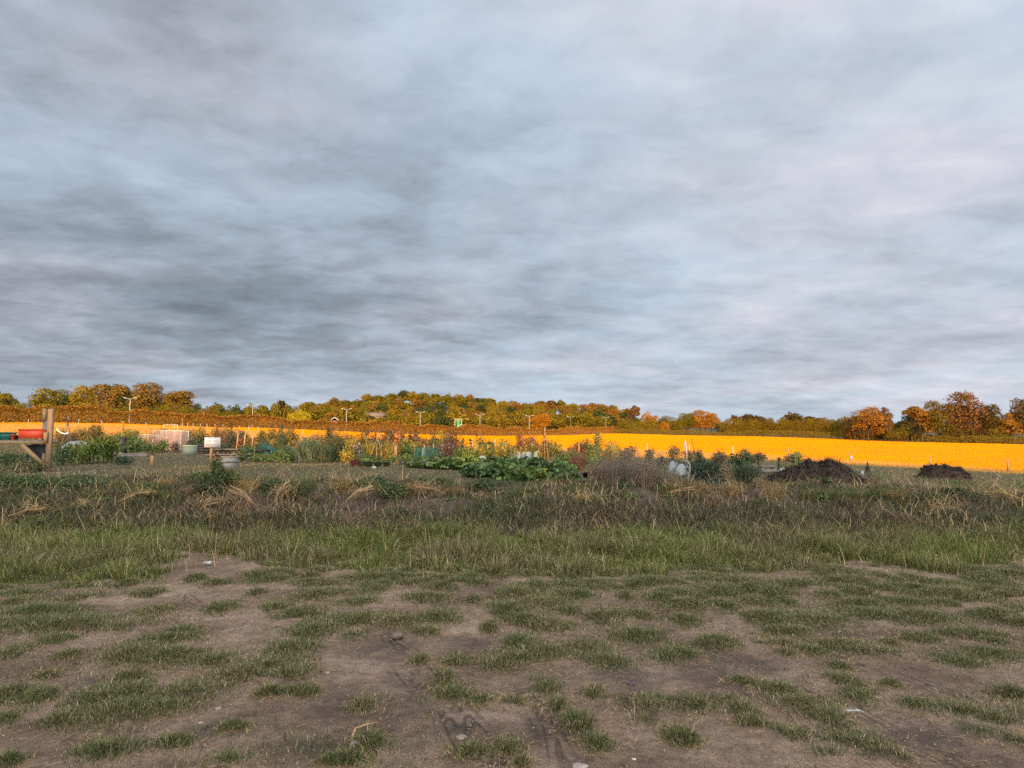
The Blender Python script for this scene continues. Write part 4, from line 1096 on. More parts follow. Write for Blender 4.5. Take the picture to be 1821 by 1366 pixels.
def plant(kind, name, label, cat, px, base, top, wpx, color, group=None, n=None, leaf=None, depth=1.0, stemcol=None, Y=None, extra=None):
    X, Y, z = spot(px, base, Y); h = max(float(zat(top, Y, px)) - z, .08) * 1.04; w = wpx * Y / F * (1.3 if kind in ('bush', 'squash', 'willow', 'cabbage', 'weed') else 1.15)
    t = thing(name, label, cat, (X, Y, z), group)
    sc_ = stemcol or tuple(.7 * c for c in color); px1 = Y / F  # metres per photo pixel here
    col = tuple(np.clip(np.array(color) * rng.uniform(1.45, 1.75), 0, .5))
    L = leaf or np.clip(3.2 * px1, .035, .13)
    if kind == 'bush':
        k = n or int(np.clip(5.5 * w * h / (L * L), 350, 4200)); p, d = mound(k, w, h, 11, depth=depth)
        stems(w, h, 5, .012, sc_, t, depth); mb = MB(); cards(mb, p, L * rng.uniform(.6, 1.4, len(p)), d + [0, 0, .5], .7, .55); mb.build('foliage', M_LEAF, t, col)
    elif kind == 'willow':
        m = n or 420; mb = MB(); az = rng.uniform(0, 6.28, m); r = rng.uniform(0, .32, m) * w
        p = np.stack([r * np.cos(az), r * np.sin(az) * depth, rng.uniform(.05, .5, m) * h], 1)
        ribbons(mb, p, az + rng.normal(size=m) * .5, rng.uniform(.3, .6, m) * h, rng.uniform(.5, 1.1, m) * px1 * 1.6, rng.uniform(.9, 1.5, m), rng.uniform(.2, 1.2, m), 3)
        q, d = mound(m * 2, w * .8, h * .9, 8, depth=depth); cards(mb, q, L * rng.uniform(.6, 1.3, len(q)), d, .8, .3)
        stems(w, h, 7, .012, sc_, t, depth); mb.build('foliage', M_LEAF, t, col)
    elif kind == 'column':
        k = n or int(np.clip(2.6 * w * h / (L * L), 120, 1500)); zz = rng.uniform(.03, 1, k) * h; r = w * .5 * (1 - .45 * zz / h) * rng.uniform(.3, 1.1, k) * (1 + .5 * np.sin(zz / h * 17))
        a = rng.uniform(0, 6.28, k); p = np.stack([r * np.cos(a), r * np.sin(a), zz], 1)
        MB().tube([[0, 0, -.1], [.01, 0, h * .5], [0, .01, h * .99]], [.016, .013, .008], 6).build('stem', M_CANE, t)
        mb = MB(); cards(mb, p, L * rng.uniform(.6, 1.3, k), np.stack([np.cos(a), np.sin(a), .4 + 0 * a], 1), .6, .75); mb.build('foliage', M_LEAF, t, col)
    elif kind == 'cone':
        k = n or int(np.clip(4 * w * h / (L * L), 250, 2200)); zz = h * (1 - rng.uniform(0, 1, k) ** .6); r = w * .5 * (1.02 - zz / h) ** .8 * rng.uniform(.35, 1.15, k); a = rng.uniform(0, 6.28, k)
        p = np.stack([r * np.cos(a), r * np.sin(a), zz + .02], 1)
        MB().tube([[0, 0, -.1], [0, 0, h * .9]], [.03, .008], 6).build('trunk', M_BARK, t)
        mb = MB(); cards(mb, p, L * rng.uniform(.6, 1.3, k), np.stack([np.cos(a), np.sin(a), .3 + 0 * a], 1), .7, .5); mb.build('foliage', M_LEAF, t, col)
    elif kind == 'corn':
        m = n or 9; st = MB(); lf = MB(); ts = MB()
        for k in range(m):
            bx, by = rng.uniform(-.42, .42) * w, rng.uniform(-.3, .3) * w * depth; hh = h * rng.uniform(.62, 1.0)
            st.tube([[bx, by, -.03], [bx + .01, by, hh * .5], [bx + rng.normal() * .03, by, hh * .9]], [.016, .014, .007], 6)
            q = 8; zz = np.linspace(.15, .85, q) * hh; az = np.arange(q) * 2.6 + rng.uniform(0, 6)
            ribbons(lf, np.stack([bx + 0 * zz, by + 0 * zz, zz], 1), az, rng.uniform(.36, .58, q) * min(h, 1.7), .10, rng.uniform(.8, 1.2, q), rng.uniform(1.4, 2.4, q), 5)
            ribbons(ts, np.tile([bx, by, hh * .88], (6, 1)), rng.uniform(0, 6.28, 6), .22, .02, 1.3, .7, 2)
        st.build('stalk_foliage', M_STEM, t, sc_); lf.build('foliage', M_LEAF, t, col); ts.build('tassel_sprays', M_STEM, t, (.36, .26, .10))
    elif kind == 'weed':
        m = n or int(np.clip(w / px1 * 3, 40, 260)); mb = MB(); az = rng.uniform(0, 6.28, m); r = rng.uniform(0, .22, m) * w
        p = np.stack([r * np.cos(az), r * np.sin(az) * depth, 0 * r - .02], 1); Lh = h * rng.uniform(.45, 1.08, m)
        ribbons(mb, p, az, Lh, rng.uniform(.5, 1.0, m) * max(px1 * .75, .006), rng.uniform(1.05, 1.55, m), rng.uniform(.0, .75, m), 4)
        k = m * 5; j = rng.integers(0, m, k); f = rng.uniform(.45, 1.0, k)
        q = p[j] + np.stack([np.cos(az[j]) * Lh[j] * f * .32, np.sin(az[j]) * Lh[j] * f * .32, Lh[j] * f * .88], 1) + rng.normal(size=(k, 3)) * .05 * w
        cd = MB(); cards(cd, q, L * .8 * rng.uniform(.4, 1.1, k), None, 1.5, .5)
        mb.build('stem', M_LEAF, t, stemcol or col); cd.build('seed_sprays' if extra == 'seed' else 'foliage', M_LEAF, t, col)
    elif kind == 'tuft':
        m = n or 240; mb = MB(); az = rng.uniform(0, 6.28, m); r = rng.uniform(0, .38, m) * w; p = np.stack([r * np.cos(az), r * np.sin(az) * depth, 0 * r - .02], 1)
        ribbons(mb, p, az + rng.normal(size=m) * .6, h * rng.uniform(.6, 1.35, m), rng.uniform(.006, .013, m), rng.uniform(.7, 1.5, m), rng.uniform(.4, 1.9, m), 4)
        mb.build('foliage', M_LEAF, t, col)
    elif kind == 'squash':
        m = n or 95; lf = MB(); st = MB()
        for k in range(m):
            a = rng.uniform(0, 6.28); rr = rng.uniform(0, 1) ** .6; x, y = rr * w * .5 * math.cos(a), rr * w * .5 * depth * math.sin(a); zz = h * (1 - .6 * rr * rr) * rng.uniform(.45, 1.0)
            R0 = rng.uniform(.06, .105); an = np.arange(9) * 2 * math.pi / 9; rad = R0 * (1 + .14 * np.cos(5 * an + .4))
            M = rot(rng.normal() * .45 + .25, rng.normal() * .45, rng.uniform(0, 6.28)); rim = np.stack([rad * np.cos(an), rad * np.sin(an), .03 * np.sin(3 * an) + .25 * R0], 1)
            V = np.concatenate([[[0, 0, 0]], rim]) @ M.T + [x, y, zz]
            lf.add(V, [[0, i + 1, (i + 1) % 9 + 1] for i in range(9)])
            st.tube([[x * .7, y * .7, -.02], [x, y, zz]], [.012, .008], 4, cap=False)
        st.build('stem', M_STEM, t, sc_); lf.build('foliage', M_LEAF, t, col)
        if extra == 'flower':
            fl = MB()
            for k in range(2):
                c = np.array([rng.uniform(-.4, .4) * w, rng.uniform(-.5, -.1) * w * depth, h * rng.uniform(.6, .95)])
                an = rng.uniform(0, 6.28, 6); cards(fl, c + np.stack([np.cos(an), np.sin(an), .3 + 0 * an], 1) * .025, .055, None, .8, .6)
            fl.build('blossom', M_YEL, t)
    elif kind == 'cabbage':
        m = n or 22; lf = MB(); az = np.arange(m) * 2.4; e = np.linspace(1.35, .25, m)
        ribbons(lf, np.zeros((m, 3)) + [0, 0, .04], az, np.linspace(.45, .8, m) * w * .75, w * .34, e + .2, np.linspace(1.2, .9, m), 4)
        MB().tube([[0, 0, -.05], [0, 0, h * .3]], .025, 6).build('stem', M_STEM, t, sc_); lf.build('foliage', M_LEAF, t, col)
    elif kind == 'sunflower':
        MB().tube([[0, 0, -.05], [.02, 0, h * .5], [.0, -.02, h * .93], [0, -.07, h * .98]], [.02, .017, .012, .010], 6).build('stalk', M_STEM, t, sc_)
        q = n or 11; zz = np.linspace(.12, .88, q) * h; az = np.arange(q) * 2.4 + rng.uniform(0, 6); mb = MB()
        ribbons(mb, np.stack([0 * zz, 0 * zz, zz], 1), az, np.clip(w * .55, .12, .4) * rng.uniform(.7, 1.2, q), np.clip(w * .4, .1, .26), rng.uniform(.2, .7, q), rng.uniform(1.2, 1.9, q), 4)
        mb.build('foliage', M_LEAF, t, col)
        hd = MB(); c = np.array([0, -.10, h * .96]); hd.add(MB().lathe([(0.001, .03), (.05, .02), (.075, 0), (.05, -.02), (.001, -.03)], 10).v[0] @ rot(R(70), 0, 0).T + c, None,
                                                        MB().lathe([(0.001, .03), (.05, .02), (.075, 0), (.05, -.02), (.001, -.03)], 10).q[0])
        ho = hd.build('flower_head', M_BROWNH, t)
        if extra != 'dead':
            an = np.arange(14) * 2 * math.pi / 14; pt = MB()
            ribbons(pt, c + np.stack([np.cos(an) * .06, 0 * an - .02, np.sin(an) * .06], 1), 0 * an, .0, .0, 0, 0, 1) if False else None
            for k in an:
                u = np.array([math.cos(k), 0, math.sin(k)]); v = np.array([-math.sin(k), 0, math.cos(k)])
                pt.add([c + u * .06 - v * .022, c + u * .06 + v * .022, c + u * .105 + [0, -.01, 0]], [[0, 1, 2]])
            pt.build('petal_ring', M_YEL, ho)
    elif kind == 'flower_patch':
        m = n or 60; mb = MB(); x = rng.uniform(-.5, .5, m) * w; y = rng.uniform(-.5, .5, m) * w * depth; hh = h * rng.uniform(.55, 1.0, m)
        ribbons(mb, np.stack([x, y, 0 * x], 1), rng.uniform(0, 6.28, m), hh, .006, 1.5, .1, 2); mb.build('stem', M_LEAF, t, col)
        f = MB(); k = 5; q = np.repeat(np.stack([x, y, hh], 1), k, 0) + rng.normal(size=(m * k, 3)) * [.025, .025, .008]; cards(f, q, .019, None, .5, .9); f.build('blossom', M_WHITEF, t)
    return t


def cane_wigwam(label, px, base, top, wpx, n, matl, leafcol=None, nleaf=0, group=None, tie=None, Y=None):
    X, Y, z = spot(px, base, Y); h = float(zat(top, Y, px)) - z; w = wpx * Y / F
    t = thing('cane_wigwam', label, 'cane wigwam', (X, Y, z), group); pts = []
    for k in range(n):
        a = 2 * math.pi * k / n + .3; b = np.array([math.cos(a) * w / 2, math.sin(a) * w / 2, -.05]); c = np.array([0, 0, h * .84]); e = c + (c - b) * .17 * rng.uniform(.6, 1.1)
        MB().tube([b, c + [.02 * math.cos(a), .02 * math.sin(a), 0], e], [.013, .011, .008], 6).build('cane', matl, t); pts.append((b, c))
    if tie: MB().lathe([(.05, h * .76), (.04, h * .84), (.045, h * .88)], 8).build('tie', tie, t)
    if nleaf:
        j = rng.integers(0, n, nleaf); f = rng.uniform(.03, 1, nleaf); B = np.array([q[0] for q in pts])[j]; C = np.array([q[1] for q in pts])[j]
        q = B + (C - B) * f[:, None] + rng.normal(size=(nleaf, 3)) * [.06, .06, .03]; mb = MB(); cards(mb, q, .10 * rng.uniform(.6, 1.3, nleaf), None, 1.2, .75); mb.build('foliage', M_LEAF, t, leafcol)
    return t


def stake(label, px, base, top, wpx, mat, lean=0.0, name='stake', capm=None, Y=None, group=None):
    X, Y, z = spot(px, base, Y); h = float(zat(top, Y, px)) - z; w = wpx * Y / F
    t = thing(name, label, 'stake', (X, Y, z), group)
    MB().tube([[0, 0, -.1], [lean * h * .5, 0, h * .5], [lean * h, 0, h]], [w / 1.41] * 3, 4, phase=math.pi / 4).build('shaft', mat, t)
    MB().tube([[lean * h, 0, h + .002], [lean * h * 1.02, 0, h + .06]], [w / 1.5, w / 2.2], 4, phase=math.pi / 4).build('cap', capm or mat, t)
    return t


G1, G2, G3 = (.075, .115, .030), (.055, .085, .028), (.12, .155, .030)
GD, GB = (.032, .050, .022), (.085, .115, .065)
GY = (.26, .20, .025); TAN = (.24, .165, .085); RUSTP = (.17, .065, .030)  # GY: yellow leaf tone, also carries sunlight in the colour of lit plants


# --- wooden stand at the left with its crates
def stand():
    X, Y, z = spot(88, 840); m = Y / F
    t = thing('wooden_stand', 'sturdy timber stand of posts, shelf beam and diagonal brace beside the plots', 'timber stand', (X, Y, z))
    hz = lambda py: float(zat(py, Y, 88)) - z
    o = lambda px: (px - 88) * m
    MB().box((o(87.5), 0, hz(727) / 2 - .2), (8.5 * m, .10, hz(727) + .4)).build('post', M_WOOD, t)
    b = MB().box((o(61), .5, hz(747) / 2 - .2), (8 * m, .12, hz(747) + .4)).build('rear_post', M_GREYW, t)
    MB().box((o(59.5), .44, hz(737)), (5 * m, .10, .42)).build('batten', M_WOODH, t)
    MB().box((o(74), .14, hz(806) / 2 - .1), (4 * m, .09, hz(806) + .2)).build('short_post', M_WOOD, t)
    MB().box((o(18), -.02, hz(787)), (131 * m, .09, 6 * m)).build('beam', M_WOODH, t)
    MB().box((o(18), .50, hz(786)), (131 * m, .09, 6 * m)).build('rear_beam', M_WOOD, t)
    bx = MB()
    for k in range(5): bx.box((o(-40 + 26 * k), .24, hz(783.6)), (.4, .62, .03))
    bx.build('shelf_board', M_GREYW, t)
    MB().beam([o(41), -.05, hz(791)], [o(83), -.05, hz(829)], .13, .09).build('brace', M_WOODH, t)
    MB().box((o(84.5), -.1, hz(778)), (.10, .1, .32)).build('block', M_WOODH, t)
    MB().box((o(-48), 0, hz(740) / 2 - .2), (11 * m, .16, hz(740) + .4)).build('post', M_WOOD, t)
    zs = z + hz(782.4)
    # red trough
    w, hh, d = 41 * m, 16 * m, .20
    c = thing('red_trough', 'bright red plastic trough on two wooden blocks on the timber stand', 'trough', (X + o(48.5), Y + .2, zs))
    f = MB(); f.box((0, -d / 2, hh / 2 + .05), (w, .02, hh)); f.box((0, d / 2, hh / 2 + .05), (w, .02, hh)); f.box((0, 0, .065), (w - .01, d - .021, .03))
    for s in (-1, 1): f.box((s * (w / 2 - .01), 0, hh / 2 + .05), (.02, d - .022, hh))
    f.build('body', M_RED, c)
    r = MB(); r.box((0, -d / 2 - .018, hh + .045), (w + .05, .03, .03)); r.box((0, d / 2 + .018, hh + .045), (w + .05, .03, .03)); r.build('rim', M_RED, c)
    bk = MB(); bk.box((0, -.07, .025), (w * .5, .05, .05)).build('block', M_WOODH, c)
    c2 = MB(); c2.prism([(-.20, 0), (.20, 0), (.25, .24), (-.25, .24)], -.15, .15)
    g = thing('green_crate', 'green plastic crate at the very end of the timber stand shelf', 'crate', (X + o(1), Y + .2, zs)); c2.build('body', M_GREENP, g)
    c3 = MB(); c3.box((0, -.165, .235), (.54, .03, .03)).box((0, .165, .235), (.54, .03, .03)); c3.build('rim', M_GREENP, g)
    p = thing('red_pot', 'small red flower pot between the green crate and the red trough', 'pot', (X + o(17), Y + .15, zs))
    MB().lathe([(.001, 0), (.06, 0), (.08, .15), (.09, .15), (.09, .17), (.075, .17), (.06, .02)], 14).build('body', M_RED, p, smooth=True)
    p = thing('dark_pot', 'small dark pot next to the red trough on the stand shelf', 'pot', (X + o(23.5), Y + .12, zs))
    MB().lathe([(.001, 0), (.05, 0), (.06, .13), (.068, .13), (.068, .15), (.05, .15), (.04, .02)], 14).build('body', M_BLACKP, p, smooth=True)
    # pipes
    p = thing('standpipe', 'thin grey pipe standing up behind the red trough', 'pipe', (X + o(63), Y + .62, z))
    MB().tube([[0, 0, -.1], [0, 0, hz(746)], [0, 0, hz(744)]], .018, 8).build('pipe', M_GALV, p)
    MB().tube([[0, 0, hz(748)], [0, -.05, hz(747)]], .028, 8).build('tap', M_GALV, p)
    p = thing('white_hose', 'short white hose drooping from the thick post of the stand', 'hose', (X, Y + .1, z))
    MB().tube([[o(95), 0, hz(762)], [o(98), 0, hz(766)], [o(102), .05, hz(770)], [o(107), .1, hz(771.5)], [o(113), .1, hz(769.5)]], .022, 7).build('hose', M_WHITEP, p, smooth=True)
    p = thing('drain_hose', 'white hose hanging down under the red trough behind the brace', 'hose', (X, Y + .3, z))
    MB().tube([[o(62), 0, hz(790)], [o(62), 0, hz(800)], [o(63.5), 0, hz(808)], [o(66), 0, hz(812)]], .02, 7).build('hose', M_WHITEP, p, smooth=True)
    # black cloth/sack under the shelf
    s = MB(); an = np.linspace(0, 2 * math.pi, 15)[:-1]
    V = []
    for k, (rr, zz) in enumerate([(.34, hz(791)), (.36, hz(800)), (.30, hz(812)), (.24, hz(822)), (.20, .05)]):
        V.append(np.stack([o(52) + rr * np.cos(an) * (1 + .12 * np.sin(3 * an + k)), .35 + .12 * np.sin(an), zz + .03 * np.cos(4 * an)], 1))
    V = np.concatenate(V); n = 14
    s.add(V, None, [[i * n + k, i * n + (k + 1) % n, (i + 1) * n + (k + 1) % n, (i + 1) * n + k] for i in range(4) for k in range(n)])
    s = s.build('black_sack', M_BLACKP, smooth=True); s.location = (X, Y, z); tag(s, 'black plastic sack hanging under the stand shelf behind the brace', 'sack')


stand()

# --- left plots
cane_wigwam('dark cane wigwam tied near its top, beside the thick post of the stand', 118, 812, 738, 26, 6, M_GREYW, tie=M_BLACKP)
plant('bush', 'leafy_bush', 'dark green leafy bush between the timber stand and the sweetcorn', 'bush', 108, 829, 783, 38, G2)
plant('bush', 'leafy_bush', 'low rank greenery under the timber stand shelf', 'bush', 22, 836, 795, 66, G2)
plant('bush', 'leafy_bush', 'tangled green growth at the foot of the stand, below its brace', 'bush', 44, 842, 812, 60, (.10, .10, .035))
for i, (px, b, tp, w) in enumerate([(140, 826, 790, 26), (158, 825, 780, 26), (178, 824, 768, 28), (196, 823, 772, 26)]):
    plant('corn', 'sweetcorn_clump', 'pale green sweetcorn clump by the dark mound beside the stand', 'sweetcorn', px, b, tp, w, G3, 'sweetcorn clumps by the stand', n=9)
plant('bush', 'courgette_bush', 'dark low courgette bush at the end of the sweetcorn', 'plant', 222, 827, 806, 34, GD)
plant('flower_patch', 'yarrow_patch', 'white yarrow flowers on the crest of the bank below the timber stand', 'flowers', 118, 851, 839, 66, G2, n=18, depth=1.2)
plant('flower_patch', 'yarrow_patch', 'white yarrow flowers a little farther along the bank crest', 'flowers', 165, 850, 838, 30, G2, n=12, depth=1.4)
plant('flower_patch', 'white_flower_patch', 'small white flowers in the grass beside the orange stake', 'flowers', 248, 828, 821, 14, G2, n=6)


def hoop_tunnel(label, px, base, top, wpx, matl, ribm, length=1.6, name='hoop_tunnel', Y=None, turn=55):
    X, Y, z = spot(px, base, Y); h = float(zat(top, Y, px)) - z; w = wpx * Y / F
    t = thing(name, label, 'crop cover', (X, Y, z)); an = np.linspace(0, math.pi, 13); k = 7
    V = np.concatenate([np.stack([w / 2 * np.cos(an), 0 * an + y - length / 2, h * np.sin(an) * (1 - .06 * math.sin(y * 9))], 1) for y in np.linspace(0, length, k)])
    Q = [[i * 13 + j, i * 13 + j + 1, (i + 1) * 13 + j + 1, (i + 1) * 13 + j] for i in range(k - 1) for j in range(12)]
    cvr = MB().add(V, None, Q)
    for e in (0, k - 1): cvr.add(V[e * 13:(e + 1) * 13], [[0, j + 1, j] for j in range(1, 12)])
    cvr.build('cover', matl, t); t.rotation_euler.z = R(turn)
    for y in (-length / 2 - .01, 0, length / 2 + .01): MB().tube(np.stack([(w / 2 + .01) * np.cos(an), 0 * an + y, (h + .012) * np.sin(an)], 1), .012, 6).build('hoop', ribm, t)
    return t


hoop_tunnel('pale blue netted hoop tunnel behind the dark bush by the stand', 138, 806, 785, 40, M_BLUENET, M_BLACKP)
hoop_tunnel('teal netted hoop tunnel just before the sweetcorn', 163, 805, 788, 30, M_TEALNET, M_WHITEP)
plant('bush', 'manure_mound', 'dark weedy mound behind the hoop tunnels', 'mound', 128, 800, 768, 50, (.06, .042, .025), n=900)
plant('sunflower', 'sunflower', 'tall yellow sunflower above the dark compost bin', 'sunflower', 218, 806, 752, 20, GY)
plant('bush', 'yellow_bush', 'loose yellow-green bush behind the dark compost bin', 'bush', 226, 800, 764, 26, (.17, .14, .03))


def bin_(name, label, px, base, top, wpx, matl, Y=None):
    X, Y, z = spot(px, base, Y); h = float(zat(top, Y, px)) - z; w = wpx * Y / F / 2
    t = thing(name, label, 'bin', (X, Y, z))
    MB().lathe([(w, -.02), (w * .98, h * .2), (w * .86, h * .72), (w * .80, h * .86)], 18).build('body', matl, t, smooth=True)
    MB().lathe([(w * .84, h * .85), (w * .84, h * .9), (w * .5, h), (.001, h)], 18).build('lid', matl, t)
    return t


bin_('compost_bin', 'dark round compost bin beneath the tall sunflower', 218, 808, 777, 17, M_BLACKP)


def cage(label, px, base, top, wpx, matl, depth, name='netting_cage', panels=2, Y=None):
    X, Y, z = spot(px, base, Y); h = float(zat(top, Y, px)) - z; w = wpx * Y / F
    t = thing(name, label, 'netting cage', (X, Y, z))
    for i in range(panels + 1):
        for y in (0, depth):
            x = -w / 2 + w * i / panels; MB().tube([[x, y, -.1], [x, y, h]], .022, 6).build('post', M_WHITEM, t)
    for y in (0, depth): MB().tube([[-w / 2, y, h], [w / 2, y, h]], .018, 6).build('rail', M_WHITEM, t)
    for i in range(panels):
        x0 = -w / 2 + w * i / panels; x1 = x0 + w / panels
        for y in (-.03, depth):
            u = np.linspace(0, 1, 25); v = np.linspace(0, 1, 7); U, Vv = np.meshgrid(u, v)
            yy_ = y + .035 * np.sin(U * 31 + i * 2 + 4 * Vv) * (1.1 - Vv)
            zz = h * (Vv * (1 - .05 * np.sin(U * 3.14)) + .04 * (1 - Vv) * np.sin(U * 9))
            V = np.stack([x0 + (x1 - x0) * U, yy_, zz], -1).reshape(-1, 3); idx = np.arange(175).reshape(7, 25)
            MB().add(V, None, np.stack([idx[:-1, :-1], idx[:-1, 1:], idx[1:, 1:], idx[1:, :-1]], -1).reshape(-1, 4)).build('netting', matl, t, smooth=True)
    return t


cage('tall pale pink netting cage of two panels behind the orange stake', 296, 801, 766, 50, M_PINKNET, 1.2)
cage('lower pale netting cage joined before the tall pink one', 259, 799, 773, 25, M_PINKNET, .9, panels=1)
cage('narrow pale windbreak just past the tall pink netting cage', 334, 797, 780, 12, M_PINKNET, .4, panels=1)
for px, b, tp, w, c in [(252, 806, 782, 26, G2), (276, 806, 786, 26, G1), (290, 806, 780, 18, G1), (312, 806, 785, 14, (.10, .06, .055)), (242, 808, 790, 22, GD)]:
    plant('bush', 'vegetable_clump', 'leafy vegetable clump growing at the foot of the pale netting cages', 'vegetable', px, b, tp, w, c, 'vegetable clumps by the netting cages')
# goal-like frame in the field
def frame_():
    Y = 122; a, zt_ = P(303.5, 755.5, Y)[[0, 2]]; z = float(gz(a, Y)); h = float(zt_) - z; w = 25 * Y / F
    t = thing('white_goalpost', 'white goal-like frame standing in the dry grass behind the pink netting cage', 'goalpost', (a, Y, z))
    for s in (-1, .55, 1): MB().tube([[s * w / 2, 0, -.1], [s * w / 2, 0, h - .04]], .038, 6).build('upright', M_WHITEM, t)
    MB().tube([[-w / 2 - .04, 0, h], [w / 2 + .04, 0, h]], .04, 6).build('crossbar', M_WHITEM, t)
frame_()
stake('short orange-lit stake with a dark cap in the open mown grass', 272, 829, 810, 5.0, M_WOODH, 0, capm=M_BLACKP)
cane_wigwam('thin brown cane wigwam just past the pink netting cage', 323, 800, 744, 9, 3, M_CANE)
for i, (px, b) in enumerate([(207, 813), (225, 814), (250, 813)]):
    X, Y, z = spot(px, b); o = MB().box((0, 0, .07), (.95, .2, .16)); o.tube([[-.4, -.05, .19], [.4, -.05, .2]], .035, 6); o = o.build('edging_plank', M_GREYW); o.location = (X, Y, z); o.rotation_euler.z = rng.normal() * .15
    tag(o, 'grey plank edging a vegetable bed at the border of the mown grass', 'plank', 'edging planks of the beds')


# tank, black box, notice board, picnic table, trough
def boxy():
    X, Y, z = spot(338, 811); m = Y / F
    t = thing('water_tank', 'squat grey-green plastic water tank beside a black box', 'tank', (X, Y, z)); h = float(zat(793.5, Y)) - z
    MB().prism([(-11.5 * m, -.03), (11.5 * m, -.03), (11.5 * m, h), (-11.5 * m, h)], 0, .55).build('body', M_TANK, t)
    MB().box((0, .275, h + .025), (23.4 * m, .6, .045)).build('lid', plain('pale_green_lid', (.38, .44, .40), .5, .1), t)
    X, Y, z = spot(361, 808); t = thing('black_compost_box', 'black slatted compost box between the water tank and the notice board', 'compost box', (X, Y, z)); h = float(zat(788, Y)) - z
    w = 24 * m
    MB().box((0, .3, h / 2), (w - .06, .55, h - .04)).build('body', M_BLACKP, t)
    s = MB()
    for k in range(4): s.box((0, -.02, .1 + k * (h - .1) / 4), (w, .03, (h - .1) / 4 - .03))
    s.build('slat', M_BLACKP, t)
    MB().tube([[-w / 2 - .04, -.06, 0], [-w / 2 + .1, -.05, h * .95]], .012, 5).build('prop', M_GALV, t)
    # notice board
    X, Y, z = spot(376, 823); m = Y / F
    t = thing('notice_board', 'white notice board with rows of small print on a timber post', 'notice board', (X, Y, z))
    zt_ = float(zat(778, Y)) - z; zb = float(zat(795.3, Y)) - z; w = 26 * m; cx = 1.5 * m; hz = zt_ - zb
    MB().box((0, .05, zt_ / 2 - .15), (4.6 * m, .09, zt_ + .22)).build('post', M_WOOD, t)
    p = MB().box((cx, -.02, (zt_ + zb) / 2), (w, .03, hz)).build('panel', M_SIGNW, t)
    fr = MB(); fr.box((cx, -.02, zt_ + .008), (w + .02, .04, .015)); fr.box((cx, -.02, zb - .008), (w + .02, .04, .015)); fr.build('frame', M_GALV, t)
    def words_line(mb, x0, x1, zc, hh):
        x = x0
        while x < x1 - .01:
            l = min(rng.uniform(.018, .05), x1 - x); mb.box((x + l / 2, -.038, zc), (l, .006, hh)); x += l + .012
    ti = MB(); words_line(ti, cx - w * .24, cx - .02 * w, zt_ - hz * .12, hz * .055); words_line(ti, cx + .04 * w, cx + w * .27, zt_ - hz * .12, hz * .055); ti.build('title_print', M_INK, p)
    pr = MB()
    for blk, (x0, x1) in enumerate([(-.36, -.03), (.06, .40)]):
        for k in range(4): words_line(pr, cx + x0 * w, cx + (x1 - (.06 if k == 3 else 0)) * w, zt_ - hz * (.28 + .068 * k), hz * .026)
        for k in range(3): words_line(pr, cx + (x0 - .05) * w, cx + x1 * w, zt_ - hz * (.66 + .062 * k), hz * .024)
    pr.build('small_print', M_INK, p)
    MB().box((cx + w * .36, -.039, zb + hz * .085), (w * .12, .006, hz * .05)).box((cx - .02 * w, -.039, zb + hz * .085), (w * .05, .006, hz * .04)).build('printed_mark', M_INKD, p)
    # picnic table
    X, Y, z = spot(394, 822); Y += .6; m = Y / F
    t = thing('picnic_table', 'weathered picnic table with attached benches behind the notice board', 'picnic table', (X, Y, z)); hz = lambda py: float(zat(py, Y)) - z
    w = 42 * m; tz = hz(799)
    tp = MB()
    for k in range(5): tp.box((4 * m, .17 * k - .34, tz), (w, .155, .045))
    tp.build('tabletop', M_GREYW, t)
    for y, py in ((-.78, 812.5), (.78, 811)):
        b = MB(); b.box((0 * m, y, tz * .58), (62 * m, .13, .045)); b.box((0, y + .15, tz * .58), (62 * m, .13, .045)); b.build('bench', M_GREYW, t)
    for s in (-1, 1):
        x = 4 * m + s * w * .33
        for q in (-1, 1): MB().beam([x, q * .75, -.03], [x, q * .22, tz - .03], .10, .05).build('leg', M_WOOD, t)
        MB().box((x + .055, 0, tz * .53), (.045, 1.75, .10)).build('crosspiece', M_WOOD, t)
    # galvanised trough and its lower tray
    X, Y, z = spot(407, 835); m = Y / F
    t = thing('water_trough', 'grey galvanised cattle trough in the grass by the picnic table', 'trough', (X, Y, z)); h = float(zat(820.5, Y)) - z; w = 33 * m
    MB().prism([(-w / 2, -.03), (w / 2 - .07, -.03), (w / 2, h - .02), (-w / 2, h - .02)], 0, .5).build('body', M_GALV, t)
    r = MB(); r.box((0, -.02, h), (w + .06, .05, .045)); r.box((0, .52, h), (w + .06, .05, .045))
    for s in (-1, 1): r.box((s * (w / 2 + .005), .25, h), (.05, .488, .045))
    r.build('rim', M_GALV, t)
    X, Y, z = spot(410, 827); h = float(zat(812.5, Y)) - z; m = Y / F; w = 28 * m
    t = thing('upper_trough', 'second grey trough standing just behind the galvanised one', 'trough', (X, Y, z))
    MB().prism([(-w / 2 + .06, -.03), (w / 2 - .08, -.03), (w / 2, h), (-w / 2, h)], 0, .45).build('body', M_GALV, t)
    MB().box((0, .225, h + .015), (w + .05, .5, .03)).build('rim', M_GREYW, t)
    # raised black bed
    X, Y, z = spot(463, 818); m = Y / F; h = float(zat(801, Y)) - z; w = 34 * m
    t = thing('raised_table', 'low black trestle table with dark legs in front of the teal net heap', 'table', (X, Y, z))
    MB().box((0, .3, h), (w, .6, .09)).build('top', M_BLACKP, t)
    for s in (-1, 1):
        for y in (.03, .57): MB().box((s * (w / 2 - .06), y, h / 2 - .05), (.09, .06, h)).build('leg', M_BLACKP, t)
boxy()
for o in list(COL.objects):
    if o.parent is None and o.name in ('water_tank', 'black_compost_box', 'notice_board', 'water_trough', 'upper_trough', 'raised_table'):
        o.rotation_euler.z = math.atan2(-o.location.x, o.location.y) * .9


